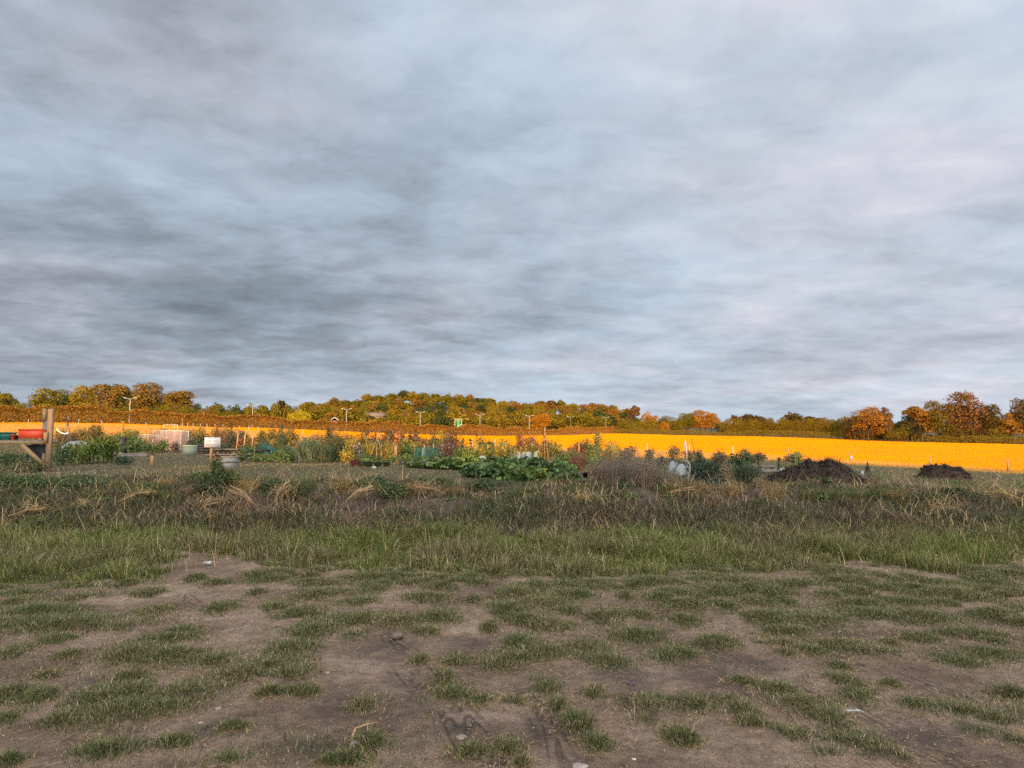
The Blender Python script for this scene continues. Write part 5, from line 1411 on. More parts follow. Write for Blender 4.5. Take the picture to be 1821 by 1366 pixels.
def net_heap(label, px, base, top, wpx, matl, Y=None):
    X, Y, z = spot(px, base, Y); h = float(zat(top, Y, px)) - z; w = wpx * Y / F
    an = np.linspace(0, 2 * math.pi, 25)[:-1]; V = []
    for r, k in [(1, 0), (.93, .35), (.75, .68), (.45, .9), (.12, 1.0)]:
        rr = r * (1 + .12 * np.sin(3 * an + k * 4) + .06 * np.sin(7 * an)); V.append(np.stack([w / 2 * rr * np.cos(an), w / 2 * .7 * rr * np.sin(an), h * k * (1 + .08 * np.sin(2 * an)) + 0 * an], 1))
    V = np.concatenate(V); n = 24
    o = MB().add(V, None, [[i * n + k, i * n + (k + 1) % n, (i + 1) * n + (k + 1) % n, (i + 1) * n + k] for i in range(4) for k in range(n)]).build('netting_heap', matl, smooth=True)
    o.location = (X, Y, z); return tag(o, label, 'netting')


M_TEALC = plain('teal_mesh_cloth', (.022, .075, .062), .85, .4, 14)
net_heap('rounded heap of teal netting over a bed behind the black trestle table', 474, 808, 790, 34, M_TEALC)
net_heap('small teal netting hump behind the leafy shrub past the trestle table', 514, 806, 793, 12, M_TEALC)
plant('cone', 'conifer_shrub', 'dark narrow conifer shrub standing behind the picnic table end', 'shrub', 410, 810, 753, 19, (.028, .04, .02))
plant('bush', 'dark_shrub', 'dark leafy shrub right behind the notice board', 'shrub', 362, 806, 769, 30, GD)
plant('bush', 'dark_shrub', 'dark spreading shrub behind the conifer shrub by the picnic table', 'shrub', 396, 812, 783, 44, (.05, .06, .03))
plant('cone', 'tall_shrub', 'tall bright green pointed shrub above the trestle table end', 'shrub', 500, 818, 756, 26, (.045, .075, .026))
for px, b, tp, w, c in [(438, 815, 788, 34, G1), (432, 822, 803, 24, G2), (458, 823, 806, 26, G1), (478, 824, 806, 28, G1), (500, 824, 800, 30, G1), (518, 823, 798, 26, G2)]:
    plant('bush', 'bean_clump', 'fresh green leafy clump in the row around the black trestle table', 'vegetable', px, b, tp, w, c, 'green clumps around the trestle table')
for px, b, tp in [(420, 800, 770), (433, 802, 769), (447, 803, 769)]:
    stake('slim sunlit stake in the row behind the picnic table', px, b, tp, 1.5, M_CANE, .08, group='sunlit stakes behind the picnic table', Y=44)
for px, c in [(428, RUSTP), (444, (.16, .10, .03)), (462, (.18, .12, .03)), (345, GD), (488, (.20, .14, .03)), (540, (.22, .15, .03)), (570, (.2, .14, .03))]:
    plant('bush', 'dry_bush', 'brownish sunlit bush at the back of the plots before the dry field strip', 'bush', px, 802, 775, 24, c, 'brownish bushes at the back of the plots', Y=48)
plant('willow', 'willow_shrub', 'feathery blue-green willow-like shrub past the trestle table', 'shrub', 548, 824, 773, 46, GB, n=520)
plant('willow', 'willow_shrub', 'smaller feathery shrub leaning beside the blue-green one', 'shrub', 576, 824, 788, 30, (.075, .095, .05))
plant('bush', 'hedge_shrub', 'dense dark shrub with yellow-lit shrubs around it in the middle of the plots', 'shrub', 603, 822, 768, 40, (.055, .06, .02), leaf=.08)
plant('bush', 'yellow_lit_shrub', 'yellow-lit shrub at the foot of the dense dark shrub', 'shrub', 618, 823, 797, 34, GY)  # yellow leaf colour stands for light on the dark shrub's sunny side
plant('bush', 'yellow_lit_shrub', 'tall yellow-lit shrub beside the dense dark shrub', 'shrub', 630, 818, 778, 22, (.22, .16, .03))
plant('bush', 'grey_shrub', 'pale grey-pink flowering shrub before the pinkish cane wigwam', 'shrub', 645, 818, 786, 28, (.24, .20, .17))
plant('bush', 'red_leaf_clump', 'dark red leafy clump low at the edge of the mown grass', 'plant', 633, 830.5, 817, 19, (.07, .016, .016))
for px, b, tp, w, c in [(655, 832, 811, 26, (.045, .075, .045)), (672, 832, 809, 24, (.04, .065, .04)), (688, 832, 815, 22, (.04, .065, .045))]:
    plant('cabbage', 'cabbage', 'big dark blue-green cabbage by the white bag at the bed edge', 'vegetable', px, b, tp, w, c, 'cabbages at the bed edge', n=26)
o = MB().lathe([(.001, 0), (.07, .0), (.09, .03), (.06, .07), (.02, .09)], 10).build('white_bag', M_FLEECE_, smooth=True); o.location = spot(666, 834); o.scale.y = .6
tag(o, 'crumpled white bag lying in front of the cabbages', 'bag')
cane_wigwam('pinkish bean-cane wigwam of stout poles above the cabbages', 671, 822, 770, 34, 7, M_CANE, (.05, .07, .03), 90)
for px, b, tp, w, c, lab in [(655, 815, 768, 20, GD, 'dark drooping sunflower behind the pinkish cane wigwam'), (668, 812, 772, 18, GD, 'drooping dead sunflower head over the pinkish cane wigwam'),
                             (689, 815, 768, 18, GY, 'tall yellowing sunflower just past the pinkish cane wigwam'), (729, 812, 774, 18, GD, 'dark sunflower above the teal mesh screen'), (848, 812, 774, 22, G2, 'big-headed dark sunflower in front of the golden field'),
                             (836, 812, 782, 16, GD, 'shorter brown sunflower beside the big-headed one'), (804, 811, 778, 14, (.14, .07, .03), 'thin reddish sunflower stalk behind the dark shrubs')]:
    plant('sunflower', 'sunflower', lab, 'sunflower', px, b, tp, w, c, extra='dead')
plant('column', 'red_dahlia', 'tall reddish dahlia with a red bloom beside the wooden stake', 'flower', 710, 814, 770, 10, (.30, .08, .03))
stake('short wooden stake between the yellow bean rows', 704, 824, 794, 4.6, M_WOODH)
for px, b, tp, w, c in [(694, 822, 786, 24, (.20, .15, .03)), (716, 818, 780, 22, (.17, .14, .03)), (730, 818, 782, 24, GY), (742, 817, 780, 18, (.24, .18, .03)), (700, 824, 806, 24, G1), (722, 826, 806, 22, G1), (680, 822, 784, 22, (.15, .12, .03))]:
    plant('bush', 'bean_row_plant', 'yellow-green bean plant in the sunlit rows around the wooden stake', 'vegetable', px, b, tp, w, c, 'bean plants around the wooden stake')  # yellow tones put the sunlight on these plants into their leaf colour
bin_('black_tub', 'small black tub on the grass in front of the bean rows', 716, 827.5, 818, 10, M_BLACKP)
# teal screen
def screen(label, px, base, top, wpx, matl, posts, Y=None):
    X, Y, z = spot(px, base, Y); h = float(zat(top, Y, px)) - z; w = wpx * Y / F
    t = thing('mesh_screen', label, 'mesh screen', (X, Y, z)); u = np.linspace(0, 1, 41); v = np.linspace(0, 1, 6); U, Vv = np.meshgrid(u, v)
    V = np.stack([-w / 2 + w * U, .10 * np.sin(U * 17) * (1 - .5 * Vv), h * Vv * (1 - .10 * np.abs(np.sin(U * 6.3)))], -1).reshape(-1, 3); i = np.arange(246).reshape(6, 41)
    Q = np.stack([i[:-1, :-1], i[:-1, 1:], i[1:, 1:], i[1:, :-1]], -1).reshape(-1, 4)
    MB().add(V, None, Q).build('mesh', matl, t); 
    for k in range(posts):
        x = -w / 2 + w * k / (posts - 1); MB().tube([[x, .13, -.1], [x, .13, h * 1.08]], .02, 6).build('post', M_CANE, t)
screen('teal mesh screen on canes behind the squash bed', 762, 821, 793, 50, M_TEALNET, 4)
screen('pale blue net low across the back of the sweetcorn row', 932, 816, 803, 46, M_BLUENET, 4)
stake('pale leaning scarecrow-like stake in front of the teal mesh screen', 753, 820, 799, 5.5, M_PALE, .02)
for px, b, tp, w, c in [(795, 822, 782, 30, (.10, .06, .05)), (818, 823, 790, 26, G1), (832, 824, 792, 26, G3), (780, 824, 803, 26, G2), (808, 824, 806, 30, GD)]:
    plant('bush', 'tall_vegetable', 'tall mixed plant behind the squash bed between teal screen and sweetcorn', 'vegetable', px, b, tp, w, c, 'tall plants behind the squash bed')
net_heap('pale netting mound among the plants behind the squash bed', 858, 824, 811, 20, M_FLEECE)
for i, px in enumerate([842, 852, 864, 875, 886, 896, 906, 918, 930, 944, 956]):  # yellow of most plants is low sunlight put into the leaf colour
    plant('corn', 'sweetcorn', 'yellow-lit sweetcorn plant in the long row before the golden field', 'sweetcorn', px + rng.uniform(-2, 2), 819, 786 + rng.uniform(-2, 8) + (px - 842) * .05, 12, (.26, .20, .03) if i % 3 else (.10, .12, .03), 'sweetcorn row before the golden field', n=2)
for px, tp in [(880, 783), (1029, 787), (905, 789)]:
    stake('thin pale cane standing in the sweetcorn row', px, 815, tp, 1.4, M_CANE, .03, group='thin canes in the sweetcorn row', Y=42)
cane_wigwam('tall dark reddish bean wigwam rising against the golden field', 969, 822, 760, 17, 6, M_CANE, (.14, .07, .025), 130)
o = MB().lathe([(.25, -.02), (.27, .15), (.26, .33), (.24, .36), (.02, .37)], 18).build('rusty_drum', plain('rust', (.11, .045, .025), .85, .4, 8), smooth=False); o.location = spot(1005, None, 40); tag(o, 'rusty brown drum at the back of the plots against the golden field', 'drum')
plant('bush', 'asparagus_fern', 'soft yellow-green ferny bush behind the end of the squash bed', 'plant', 1000, 832, 801, 34, (.11, .12, .03))
plant('weed', 'dock_clump', 'rust-red seeding dock clump between squash bed and bean pole', 'weed', 1027, 838, 800, 40, RUSTP, n=150, extra='seed')
plant('weed', 'dock_clump', 'tall rust-red dock spire beside the leafy bean pole', 'weed', 1084, 834, 781, 10, (.24, .09, .04), n=30, extra='seed')
plant('column', 'bean_pole', 'slender leafy bean pole standing tall against the golden field', 'climbing plant', 1061, 830, 770, 13, (.055, .085, .035))
plant('column', 'bean_pole', 'bushy bright green climber at the base of the leafy bean pole', 'climbing plant', 1056, 834, 797, 24, (.13, .15, .025))
# squash bed
for px, b, tp, w, c, f in [(742, 833, 817, 44, G2, 0), (770, 834, 815, 48, G2, 0), (800, 836, 815, 50, G1, 0), (828, 836, 814, 44, G3, 1), (850, 837, 815, 46, G3, 1), (876, 838, 815, 50, G2, 1), (905, 838, 812, 54, G1, 0), (935, 840, 812, 54, G1, 0),
                           (960, 842, 815, 50, G2, 0), (870, 852, 826, 44, G2, 0), (915, 860, 834, 54, G1, 0), (890, 848, 822, 46, G1, 0), (950, 858, 832, 50, G3, 1), (980, 852, 824, 50, G2, 0), (1005, 862, 838, 46, G2, 0), (1000, 846, 820, 40, G1, 0), (845, 850, 827, 40, G2, 0)]:
    plant('squash', 'squash_plant', 'broad-leaved squash plant in the spreading bed before the sweetcorn row', 'squash plant', px, b, tp, w, c, 'squash plants in the spreading bed', extra='flower' if f else None, depth=1.1)
plant('cabbage', 'red_cabbage', 'dark purple cabbage at the end of the squash bed', 'vegetable', 1042, 852, 835, 24, (.035, .012, .02))
for px, b, tp, w in [(1022, 864, 846, 30), (1046, 864, 848, 24)]:
    plant('tuft', 'leek_clump', 'blue-green strappy leek clump at the near edge of the squash bed', 'vegetable', px, b, tp, w, (.06, .085, .06), 'leek clumps by the squash bed', n=120)

# --- the big dry weed thicket and what stands beyond
for px, b, tp, w, c, lab in [(1090, 872, 795, 56, (.15, .115, .08), 'grey-brown seeding weeds at the near end of the big dry thicket'), (1118, 872, 786, 64, (.13, .11, .075), 'tallest greyish dry weeds in the middle of the big thicket'),
                             (1148, 874, 791, 64, (.17, .125, .085), 'straw-brown dry weeds at the back of the big thicket'), (1178, 874, 816, 44, (.14, .12, .075), 'thin dry weeds trailing off towards the white crop cover'), (1110, 870, 822, 70, (.09, .095, .05), 'green-tinged weeds low in the big dry thicket'),
                             (1068, 862, 815, 36, (.12, .075, .05), 'brown dock weeds between the bean pole and the dry thicket'), (1150, 872, 830, 60, (.16, .12, .09), 'matted pale stalks under the big dry thicket')]:
    plant('weed', 'dry_weeds', lab, 'weeds', px, b, tp, w, c, n=230, extra='seed')
for px, b, tp, w in [(1152, 846, 800, 20), (1176, 846, 806, 22)]:
    plant('bush', 'weed_bush', 'dark bushy weed showing above the dry thicket before the white crop cover', 'weed', px, b, tp, w, (.06, .065, .04), 'dark weeds above the thicket')
def dome(name, label, px, base, top, wpx):
    X, Y, z = spot(px, base); h = float(zat(top, Y, px)) - z; w = wpx * Y / F / 2; t = thing(name, label, 'crop cover', (X, Y, z)); a = np.linspace(0, math.pi / 2, 8)
    mb = MB().lathe([(max(w * math.cos(q), .002) * (1.0 if q > .2 else 1.06), h * math.sin(q)) for q in a], 22); V = mb.v[0]; V[:, 2] *= 1 - .07 * np.abs(np.sin(np.arctan2(V[:, 1], V[:, 0]) * 5)) * (V[:, 2] < h * .98)
    mb.build('cover', M_FLEECE, t, smooth=True); b = np.linspace(0, math.pi, 15)
    for k in (0.5, 2.0): MB().tube(np.stack([(w + .012) * np.cos(b) * math.cos(k), (w + .012) * np.cos(b) * math.sin(k), (h + .012) * np.sin(b)], 1), .011, 6).build('hoop', M_BLACKP, t)


dome('domed_cover', 'white domed crop cover with dark hoops beside the dry thicket', 1212, 846, 824, 36)
dome('low_cover', 'smaller white domed cover just behind the bigger one', 1196, 840, 819, 24)
p = thing('bent_pipe', 'pale bent plastic pipe arching over in front of the white crop cover', 'pipe', spot(1222, 862)); X, Y, z = spot(1222, 862); m = Y / F
MB().tube([[-1 * m, 0, -.05], [1 * m, 0, .16], [4 * m, 0, .36], [4 * m, 0, .46], [0, .02, .55], [-7 * m, .04, .57]], .022, 8).build('pipe', plain('pale_pipe', (.24, .22, .19), .6, .15), p, smooth=True)
def flag():
    X, Y, z = spot(1221, 822); m = Y / F; h = float(zat(783, Y)) - z
    t = thing('feather_flag', 'small mauve and white flag on a thin white pole against the golden field', 'flag', (X, Y, z))
    MB().tube([[0, 0, -.1], [0, 0, h * .6], [-.06, 0, h]], [.02, .016, .01], 6).build('pole', M_WHITEM, t)
    u = np.linspace(0, 1, 9); V = np.concatenate([np.stack([-.05 - 0 * u + .06 * (1 - u) - .01, 0 * u, h * (.42 + .56 * u)], 1), np.stack([-.08 - .10 * np.sin(u * 3.1) + .07 * (1 - u), .05 * np.sin(u * 7), h * (.42 + .56 * u)], 1)])
    MB().add(V, None, [[i, i + 1, 10 + i, 9 + i] for i in range(8)]).build('cloth', M_FABRIC, t)
flag()
stake('thin dark rod leaning over the dark shrub beyond the flag', 1242, 834, 782, .9, M_BARK, -.22, 'leaning_rod')
plant('cone', 'spiky_weed', 'dark spire-shaped plant in the dark shrub below the leaning rod', 'plant', 1242, 838, 806, 14, (.04, .045, .02))
plant('bush', 'currant_bush', 'dark green currant bush beside the white crop cover', 'bush', 1242, 860, 810, 52, (.035, .05, .028), n=2400)
plant('bush', 'currant_bush', 'dark currant bush with lower rounded top next to the yellow flowers', 'bush', 1266, 860, 816, 42, (.03, .042, .025))
plant('bush', 'kale_clump', 'low dark blue-green kale at the foot of the currant bushes', 'vegetable', 1268, 870, 848, 34, (.02, .035, .035))
plant('weed', 'dry_weeds', 'dry weeds half hiding the white domed covers', 'weeds', 1206, 866, 832, 46, (.13, .11, .07), n=150, extra='seed')
plant('flower_patch', 'yellow_flower_clump', 'pale yellow flowers on stems beside the currant bushes', 'flowers', 1277, 850, 830, 12, G2, n=10)
plant('bush', 'dry_bush', 'tan dry growth between the currant bushes and the dark shrub', 'bush', 1288, 862, 826, 30, (.15, .12, .06))
plant('bush', 'climbing_bean', 'broad-leaved climbing bean bush with top against the golden field', 'climbing plant', 1316, 838, 802, 46, (.055, .075, .025), leaf=.11)
plant('willow', 'aster_bush', 'fine-leaved dark green bush before the large manure heap', 'bush', 1324, 866, 819, 54, (.055, .07, .035), n=560)
plant('sunflower', 'sunflower', 'drooping dead sunflower between the climbing bean and the planks', 'sunflower', 1347, 836, 810, 16, (.09, .07, .03), extra='dead')
plant('sunflower', 'sunflower', 'small dark sunflower just before the large manure heap', 'sunflower', 1383, 836, 816, 14, (.07, .08, .03), extra='dead')
plant('column', 'leafy_plant', 'bright leafy plant behind the large manure heap against the golden field', 'plant', 1417, 834, 805, 28, (.15, .16, .03), leaf=.11)
def planks():
    X, Y, z = spot(1366, 846); m = Y / F; t = thing('plank_bench', 'low bench of grey planks before the large manure heap', 'bench', (X, Y, z)); h = float(zat(829, Y)) - z; w = 28 * m
    b = MB()
    for k in range(3): b.box((0, k * .14, h), (w, .125, .04))
    b.build('seat', M_GREYW, t); MB().box((0, -.06, h * .45), (w, .03, .10)).build('rail', M_GREYW, t)
    for s in (-1, 1):
        for y in (.0, .28): MB().box((s * w * .4, y, h / 2 - .04), (.06, .06, h - .02)).build('leg', M_GREYW, t)
planks()
net_heap('pale crumpled sheet at the near end of the large manure heap', 1390, 850, 833, 26, M_WHITENET)


M_CLOD = plain('muck_clod', (.040, .027, .020), .95, .8, 20)


def heap(name, label, px, base, wpx, prof, col, nst, depth=.55, Y=None, seed=5):
    """manure or soil heap; prof = top outline (photo x offset, photo row)"""
    X, Y, z = spot(px, base, Y); w = wpx * Y / F
    xs_ = np.linspace(-.5, .5, 70); ys_ = np.linspace(-1, 1, 34)
    tp = np.maximum(np.interp(xs_ * wpx + px, [q[0] for q in prof], [float(zat(q[1], Y, px)) - z for q in prof]), .02) * .88
    Xg, Yg = np.meshgrid(xs_ * w, ys_ * w * depth * .5)
    prof_y = np.clip(1 - np.abs(Yg / (w * depth * .5)) ** 4, 0, 1)
    Z = tp[None, :] * prof_y * (1 + .3 * fbm(Xg * 4, Yg * 4, seed)) + .22 * fbm(Xg * 7, Yg * 7, seed + 1, 4) * prof_y - .03
    t = thing(name, label, 'manure heap', (X, Y, z)); i = np.arange(Xg.size).reshape(Xg.shape)
    V = np.stack([Xg, Yg, Z], -1).reshape(-1, 3)
    MB().add(V, None, np.stack([i[:-1, :-1], i[:-1, 1:], i[1:, 1:], i[1:, :-1]], -1).reshape(-1, 4)).build('body', plain(name + '_muck', col, .95, .6, 9, bump=.6), t, smooth=True)
    cl = MB()
    for k in rng.integers(0, len(V), 260):
        if V[k][2] < .05: continue
        m_ = MB().lathe([(.001, -.8), (.8, -.3), (.9, .3), (.001, .9)], 6); q = m_.v[0] * (1 + .35 * rng.normal(size=(len(m_.v[0]), 1)).clip(-1, 1)) * rng.uniform(.03, .085)
        cl.add(q @ rot(*rng.uniform(0, 6, 3)).T + V[k], None, m_.q[0])
    cl.build('clod_undergrowth', bpy.data.materials[-1] if False else M_CLOD, t)
    k = rng.integers(0, len(V), nst); p = V[k] + [0, 0, .01]; mb = MB()
    ribbons(mb, p, rng.uniform(0, 6.28, nst), rng.uniform(.06, .30, nst), rng.uniform(.006, .016, nst), rng.uniform(-.3, 1.2, nst), rng.uniform(.2, 1.6, nst), 3, rng.normal(size=nst)); mb.build('straw', M_MUCK, t)
    return t


heap('manure_heap', 'large ragged dark manure heap in front of the golden field', 1446, 862, 168, [(1360, 860), (1368, 850), (1384, 841), (1398, 834), (1412, 829), (1424, 826), (1433, 818), (1446, 817), (1456, 823), (1466, 816), (1484, 818), (1493, 826), (1502, 838), (1514, 848), (1530, 860)], (.042, .029, .021), 4200)
heap('manure_heap', 'smaller flat-topped manure heap alone in the dark grass', 1666, 855, 96, [(1618, 855), (1632, 850), (1641, 843), (1646, 828), (1660, 826), (1682, 827), (1698, 831), (1708, 838), (1712, 855)], (.060, .038, .026), 2200, seed=15)
plant('tuft', 'weed_tuft', 'yellow-green leafy weed at the end of the smaller manure heap', 'weed', 1634, 857, 845, 28, (.12, .13, .04), n=120)
plant('bush', 'weed_bush', 'dark leafy weed growing on the far end of the large manure heap', 'weed', 1503, 858, 826, 22, (.03, .045, .025))
plant('cone', 'spire_plant', 'small dark spire-shaped plant past the large manure heap', 'plant', 1541, 854, 823, 12, (.04, .055, .03))
bin_('white_bucket', 'small white bucket in the grass beside the spire-shaped plant', 1531, 848, 837, 6, M_FLEECE_)
plant('weed', 'dry_weeds', 'dry brown stalks at the far foot of the large manure heap', 'weeds', 1545, 866, 838, 40, (.13, .10, .065), n=160, extra='seed')
for px, tp in [(1590, 812), (1612, 812), (1480, 842), (1445, 842)]:
    plant('weed', 'tall_grass_stalks', 'few tall dry grass stalks by the manure heaps', 'grass stalks', px, 866 if px < 1500 else 858, tp + 8, 26, TAN, 'dry grass stalks by the manure heaps', n=16, extra='seed')

# the rest of the crowded beds
fill = np.random.default_rng(77)
for lo, hi, n_, b0, b1, h0, h1, pal, lab, gr in [
    (92, 250, 12, 803, 812, 12, 26, [G1, G2, (.09, .09, .03)], 'mixed green crop in the beds behind the sweetcorn by the stand', 'mixed crops behind the stand sweetcorn'),
    (425, 600, 16, 806, 822, 10, 24, [G1, G2, G3, GB], 'mixed green crop in the beds around the trestle table and feathery shrubs', 'mixed crops by the trestle table'),
    (635, 800, 22, 808, 820, 18, 34, [G1, GY, (.15, .13, .03), (.12, .07, .03)], 'tall yellow-green crop plant in the crowded beds around the teal screen', 'crowded crops by the teal screen'),
    (640, 800, 14, 822, 830, 8, 16, [G1, G2, G3], 'low green crop plant at the near edge of the beds before the teal screen', 'low crops before the teal screen'),
    (800, 1000, 20, 808, 818, 12, 28, [G1, GY, (.2, .16, .03), (.10, .10, .035)], 'yellow-green crop plant mixed in with the sweetcorn row', 'crops in the sweetcorn row'),
    (1000, 1090, 8, 812, 830, 12, 26, [(.11, .12, .03), RUSTP, (.13, .10, .04)], 'mixed dry plant among the docks by the leafy bean pole', 'mixed plants by the bean pole')]:
    for k in range(n_):
        px = fill.uniform(lo, hi); b = fill.uniform(b0, b1); kd = str(fill.choice(['bush', 'bush', 'willow', 'weed', 'column']))
        plant(kd, 'crop_plant', lab, 'crop plant', px, b, b - fill.uniform(h0, h1) * 1.2, fill.uniform(14, 30) if kd != 'column' else fill.uniform(7, 11), pal[int(fill.integers(len(pal)))], gr, n=None if kd != 'willow' else 200)
for lo, hi, n_, y0, y1, h0, h1, pal, lab, gr in [
    (95, 330, 26, 48, 74, .6, 1.5, [(.12, .09, .02), (.08, .07, .03), G1, (.15, .08, .03)], 'low sunlit bush in the back beds between the stand and the dry field strip', 'back-bed bushes behind the stand'),
    (330, 600, 34, 44, 66, .7, 1.7, [(.13, .10, .02), (.07, .065, .03), (.15, .08, .03), (.18, .13, .02)], 'sunlit bush in the back beds between the notice board and the feathery shrubs', 'back-bed bushes behind the notice board'),
    (600, 830, 30, 40, 56, .7, 1.5, [GY, (.14, .11, .02), (.10, .06, .03), (.07, .075, .03)], 'golden-lit plant at the back of the beds around the pinkish cane wigwam', 'back-bed plants by the pinkish wigwam'),
    (830, 1100, 26, 40, 56, .5, 1.2, [GY, (.12, .10, .02), (.14, .07, .03), (.10, .11, .03)], 'golden-lit plant at the back of the beds behind the sweetcorn row', 'back-bed plants by the sweetcorn row'),
    (1100, 1420, 14, 36, 48, .4, .8, [(.07, .07, .035), (.10, .08, .04)], 'low dark weed in the rough grass before the golden field', 'weeds before the golden field')]:
    for k in range(n_):
        px = fill.uniform(lo, hi); Yq = fill.uniform(y0, y1); Xq = (px - W / 2) / F * Yq; zq = float(gz(Xq, Yq)) + fill.uniform(h0, h1) * 1.3; dz = (zq - CH) / Yq
        tp = H / 2 - (dz * cs - sn) / (cs + dz * sn) * F
        plant(str(fill.choice(['bush', 'bush', 'weed', 'bush'])), 'garden_bush', lab, 'bush', px, 0, tp, fill.uniform(14, 30), pal[int(fill.integers(len(pal)))], gr, Y=Yq)
# --- the bank's own growth
for px, b, tp, w, k, c, lab in [
    (22, 872, 838, 74, 'bush', (.05, .075, .035), 'rank green nettles on the bank below the end of the stand'), (80, 868, 842, 60, 'bush', (.055, .08, .04), 'green weeds on the bank crest directly below the thick post'),
    (150, 868, 846, 64, 'bush', (.05, .075, .04), 'green weeds on the bank below the sweetcorn'), (205, 866, 846, 50, 'tuft', (.07, .09, .045), 'grassy green weeds on the bank below the courgette bush'),
    (362, 868, 838, 44, 'bush', (.055, .075, .035), 'leafy green weeds at the foot of the notice board on the bank'), (388, 880, 816, 26, 'bush', (.045, .065, .032), 'tall dark nettle rising in front of the galvanised trough'), (405, 872, 832, 52, 'bush', (.06, .085, .04), 'broad green weeds spreading in front of the galvanised trough'),
    (378, 886, 850, 50, 'bush', (.035, .045, .025), 'dark weed mass on the bank face below the notice board'), (487, 872, 848, 54, 'bush', (.045, .065, .04), 'dark green weeds on the bank below the trestle table'), (545, 882, 822, 42, 'weed', (.065, .085, .045), 'tall wispy green weed standing on the bank below the willow-like shrub'),
    (532, 890, 858, 40, 'bush', (.045, .055, .03), 'dark low weeds under the tall wispy weed'), (668, 880, 846, 44, 'bush', (.045, .065, .04), 'bluish green thistle on the bank below the cabbages'), (690, 888, 856, 60, 'bush', (.05, .07, .042), 'spreading bluish thistles on the bank below the wooden stake'),
    (758, 868, 846, 46, 'bush', (.05, .068, .035), 'green dock weeds on the bank before the squash bed'), (785, 866, 848, 40, 'bush', (.06, .08, .04), 'paler green weeds beside the dock on the bank'), (858, 880, 848, 52, 'bush', (.05, .072, .042), 'large feathery green weed on the bank below the squash bed'), (945, 884, 858, 44, 'tuft', (.07, .095, .05), 'grassy green tuft on the bank below the squash bed end'),
    (1016, 876, 858, 44, 'tuft', (.07, .095, .04), 'green tuft on the bank below the leeks'), (1112, 878, 858, 26, 'bush', (.04, .06, .04), 'small blue-green weed under the big dry thicket'), (1180, 878, 862, 30, 'bush', (.055, .08, .035), 'small bright weed on the bank below the white crop cover'),
    (1490, 888, 862, 60, 'tuft', (.05, .075, .03), 'deep green grass mound on the bank below the large manure heap'), (1545, 888, 864, 66, 'tuft', (.055, .08, .035), 'deep green grass mound next along the bank'), (1440, 884, 864, 50, 'tuft', (.07, .08, .035), 'green grass mound below the near end of the large manure heap'),
    (1692, 896, 868, 44, 'bush', (.03, .045, .025), 'dark leafy weed on the bank below the smaller manure heap'), (1722, 900, 876, 40, 'bush', (.04, .055, .03), 'dark leafy weed beside the dry straw mound'), (1655, 900, 878, 40, 'bush', (.05, .065, .035), 'mid-green weed before the dark leafy one on the bank'),
    (1585, 892, 866, 60, 'weed', (.12, .085, .05), 'brown dead weeds between the grass mounds and the dark leafy weeds'), (1300, 880, 852, 60, 'weed', (.17, .125, .08), 'dry weeds on the bank below the currant bushes'), (1370, 884, 850, 60, 'weed', (.18, .13, .085), 'pale dry weeds on the bank below the plank bench'),
    (1240, 880, 856, 50, 'weed', (.15, .115, .07), 'dry weeds on the bank below the domed white cover'), (300, 868, 848, 56, 'weed', (.20, .14, .075), 'dry tan grass on the bank past the orange stake'), (445, 874, 850, 56, 'weed', (.18, .125, .07), 'dry tan weeds on the bank between the trough and trestle table'),
    (610, 874, 850, 56, 'weed', (.17, .12, .07), 'dry tan weeds on the bank below the red leafy clump'), (730, 884, 856, 44, 'weed', (.17, .11, .065), 'brown dry weeds on the bank below the black tub'), (810, 888, 862, 50, 'weed', (.15, .095, .06), 'brown dead weeds beside the large feathery weed')]:
    plant(k, 'bank_weed', lab, 'weed', px, b, tp, w, (c[0] * 1.2, c[1] * 1.12, c[2] * .68), depth=.6, n=(2300 if k == 'bush' else None))


for k in range(64):
    px = fill.uniform(-40, 1860); g_ = px < 300 or px > 1400 or fill.uniform() < .45; b = fill.uniform(866, 905)
    plant('bush' if g_ and fill.uniform() < .5 else ('tuft' if g_ else 'weed'), 'low_bank_weed', 'low green weed scattered among the dry growth of the bank' if g_ else 'low brown dry weed scattered over the bank', 'weed', px, b, b - fill.uniform(12, 26), fill.uniform(22, 52),
          (.075, .10, .028) if g_ else (.15, .105, .06), 'low green weeds of the bank' if g_ else 'low dry weeds of the bank', depth=.7)


def straw_clump(label, px, base, top, wpx, az0, n=90, pile=True, c=(.34, .225, .10)):
    X, Y, z = spot(px, base); h = float(zat(top, Y, px)) - z; w = wpx * Y / F
    t = thing('dry_stalk_heap', label, 'dry stalks', (X, Y, z)); mb = MB()
    n = n * 2; a = az0 + rng.normal(size=n) * .95; r0 = rng.normal(size=(n, 2)) * .26 * w
    p = np.stack([r0[:, 0] - np.cos(a) * w * .35, r0[:, 1] * .5, np.abs(rng.normal(size=n)) * .35 * h + (h * .55 if pile else 0)], 1)
    ribbons(mb, p, a, rng.uniform(.3, .9, n) * w, rng.uniform(.004, .010, n), rng.uniform(-.5, .7, n), rng.uniform(-.2, 1.3, n), 5, rng.normal(size=n) * .7)
    mb.build('stalk', M_STRAW, t)
    st = MB()
    for k in range(5):
        a_ = az0 + rng.normal() * .6; b = np.array([-math.cos(a_) * w * .45, rng.normal() * .05, h * rng.uniform(.7, 1.1)]); e = np.array([math.cos(a_) * w * .5, -.1 + rng.normal() * .05, h * rng.uniform(0, .35)])
        st.tube([b, (b + e) / 2 + [0, 0, h * .2], e], [.008, .007, .004], 5)
    st.build('thick_stalk', M_STRAW, t)


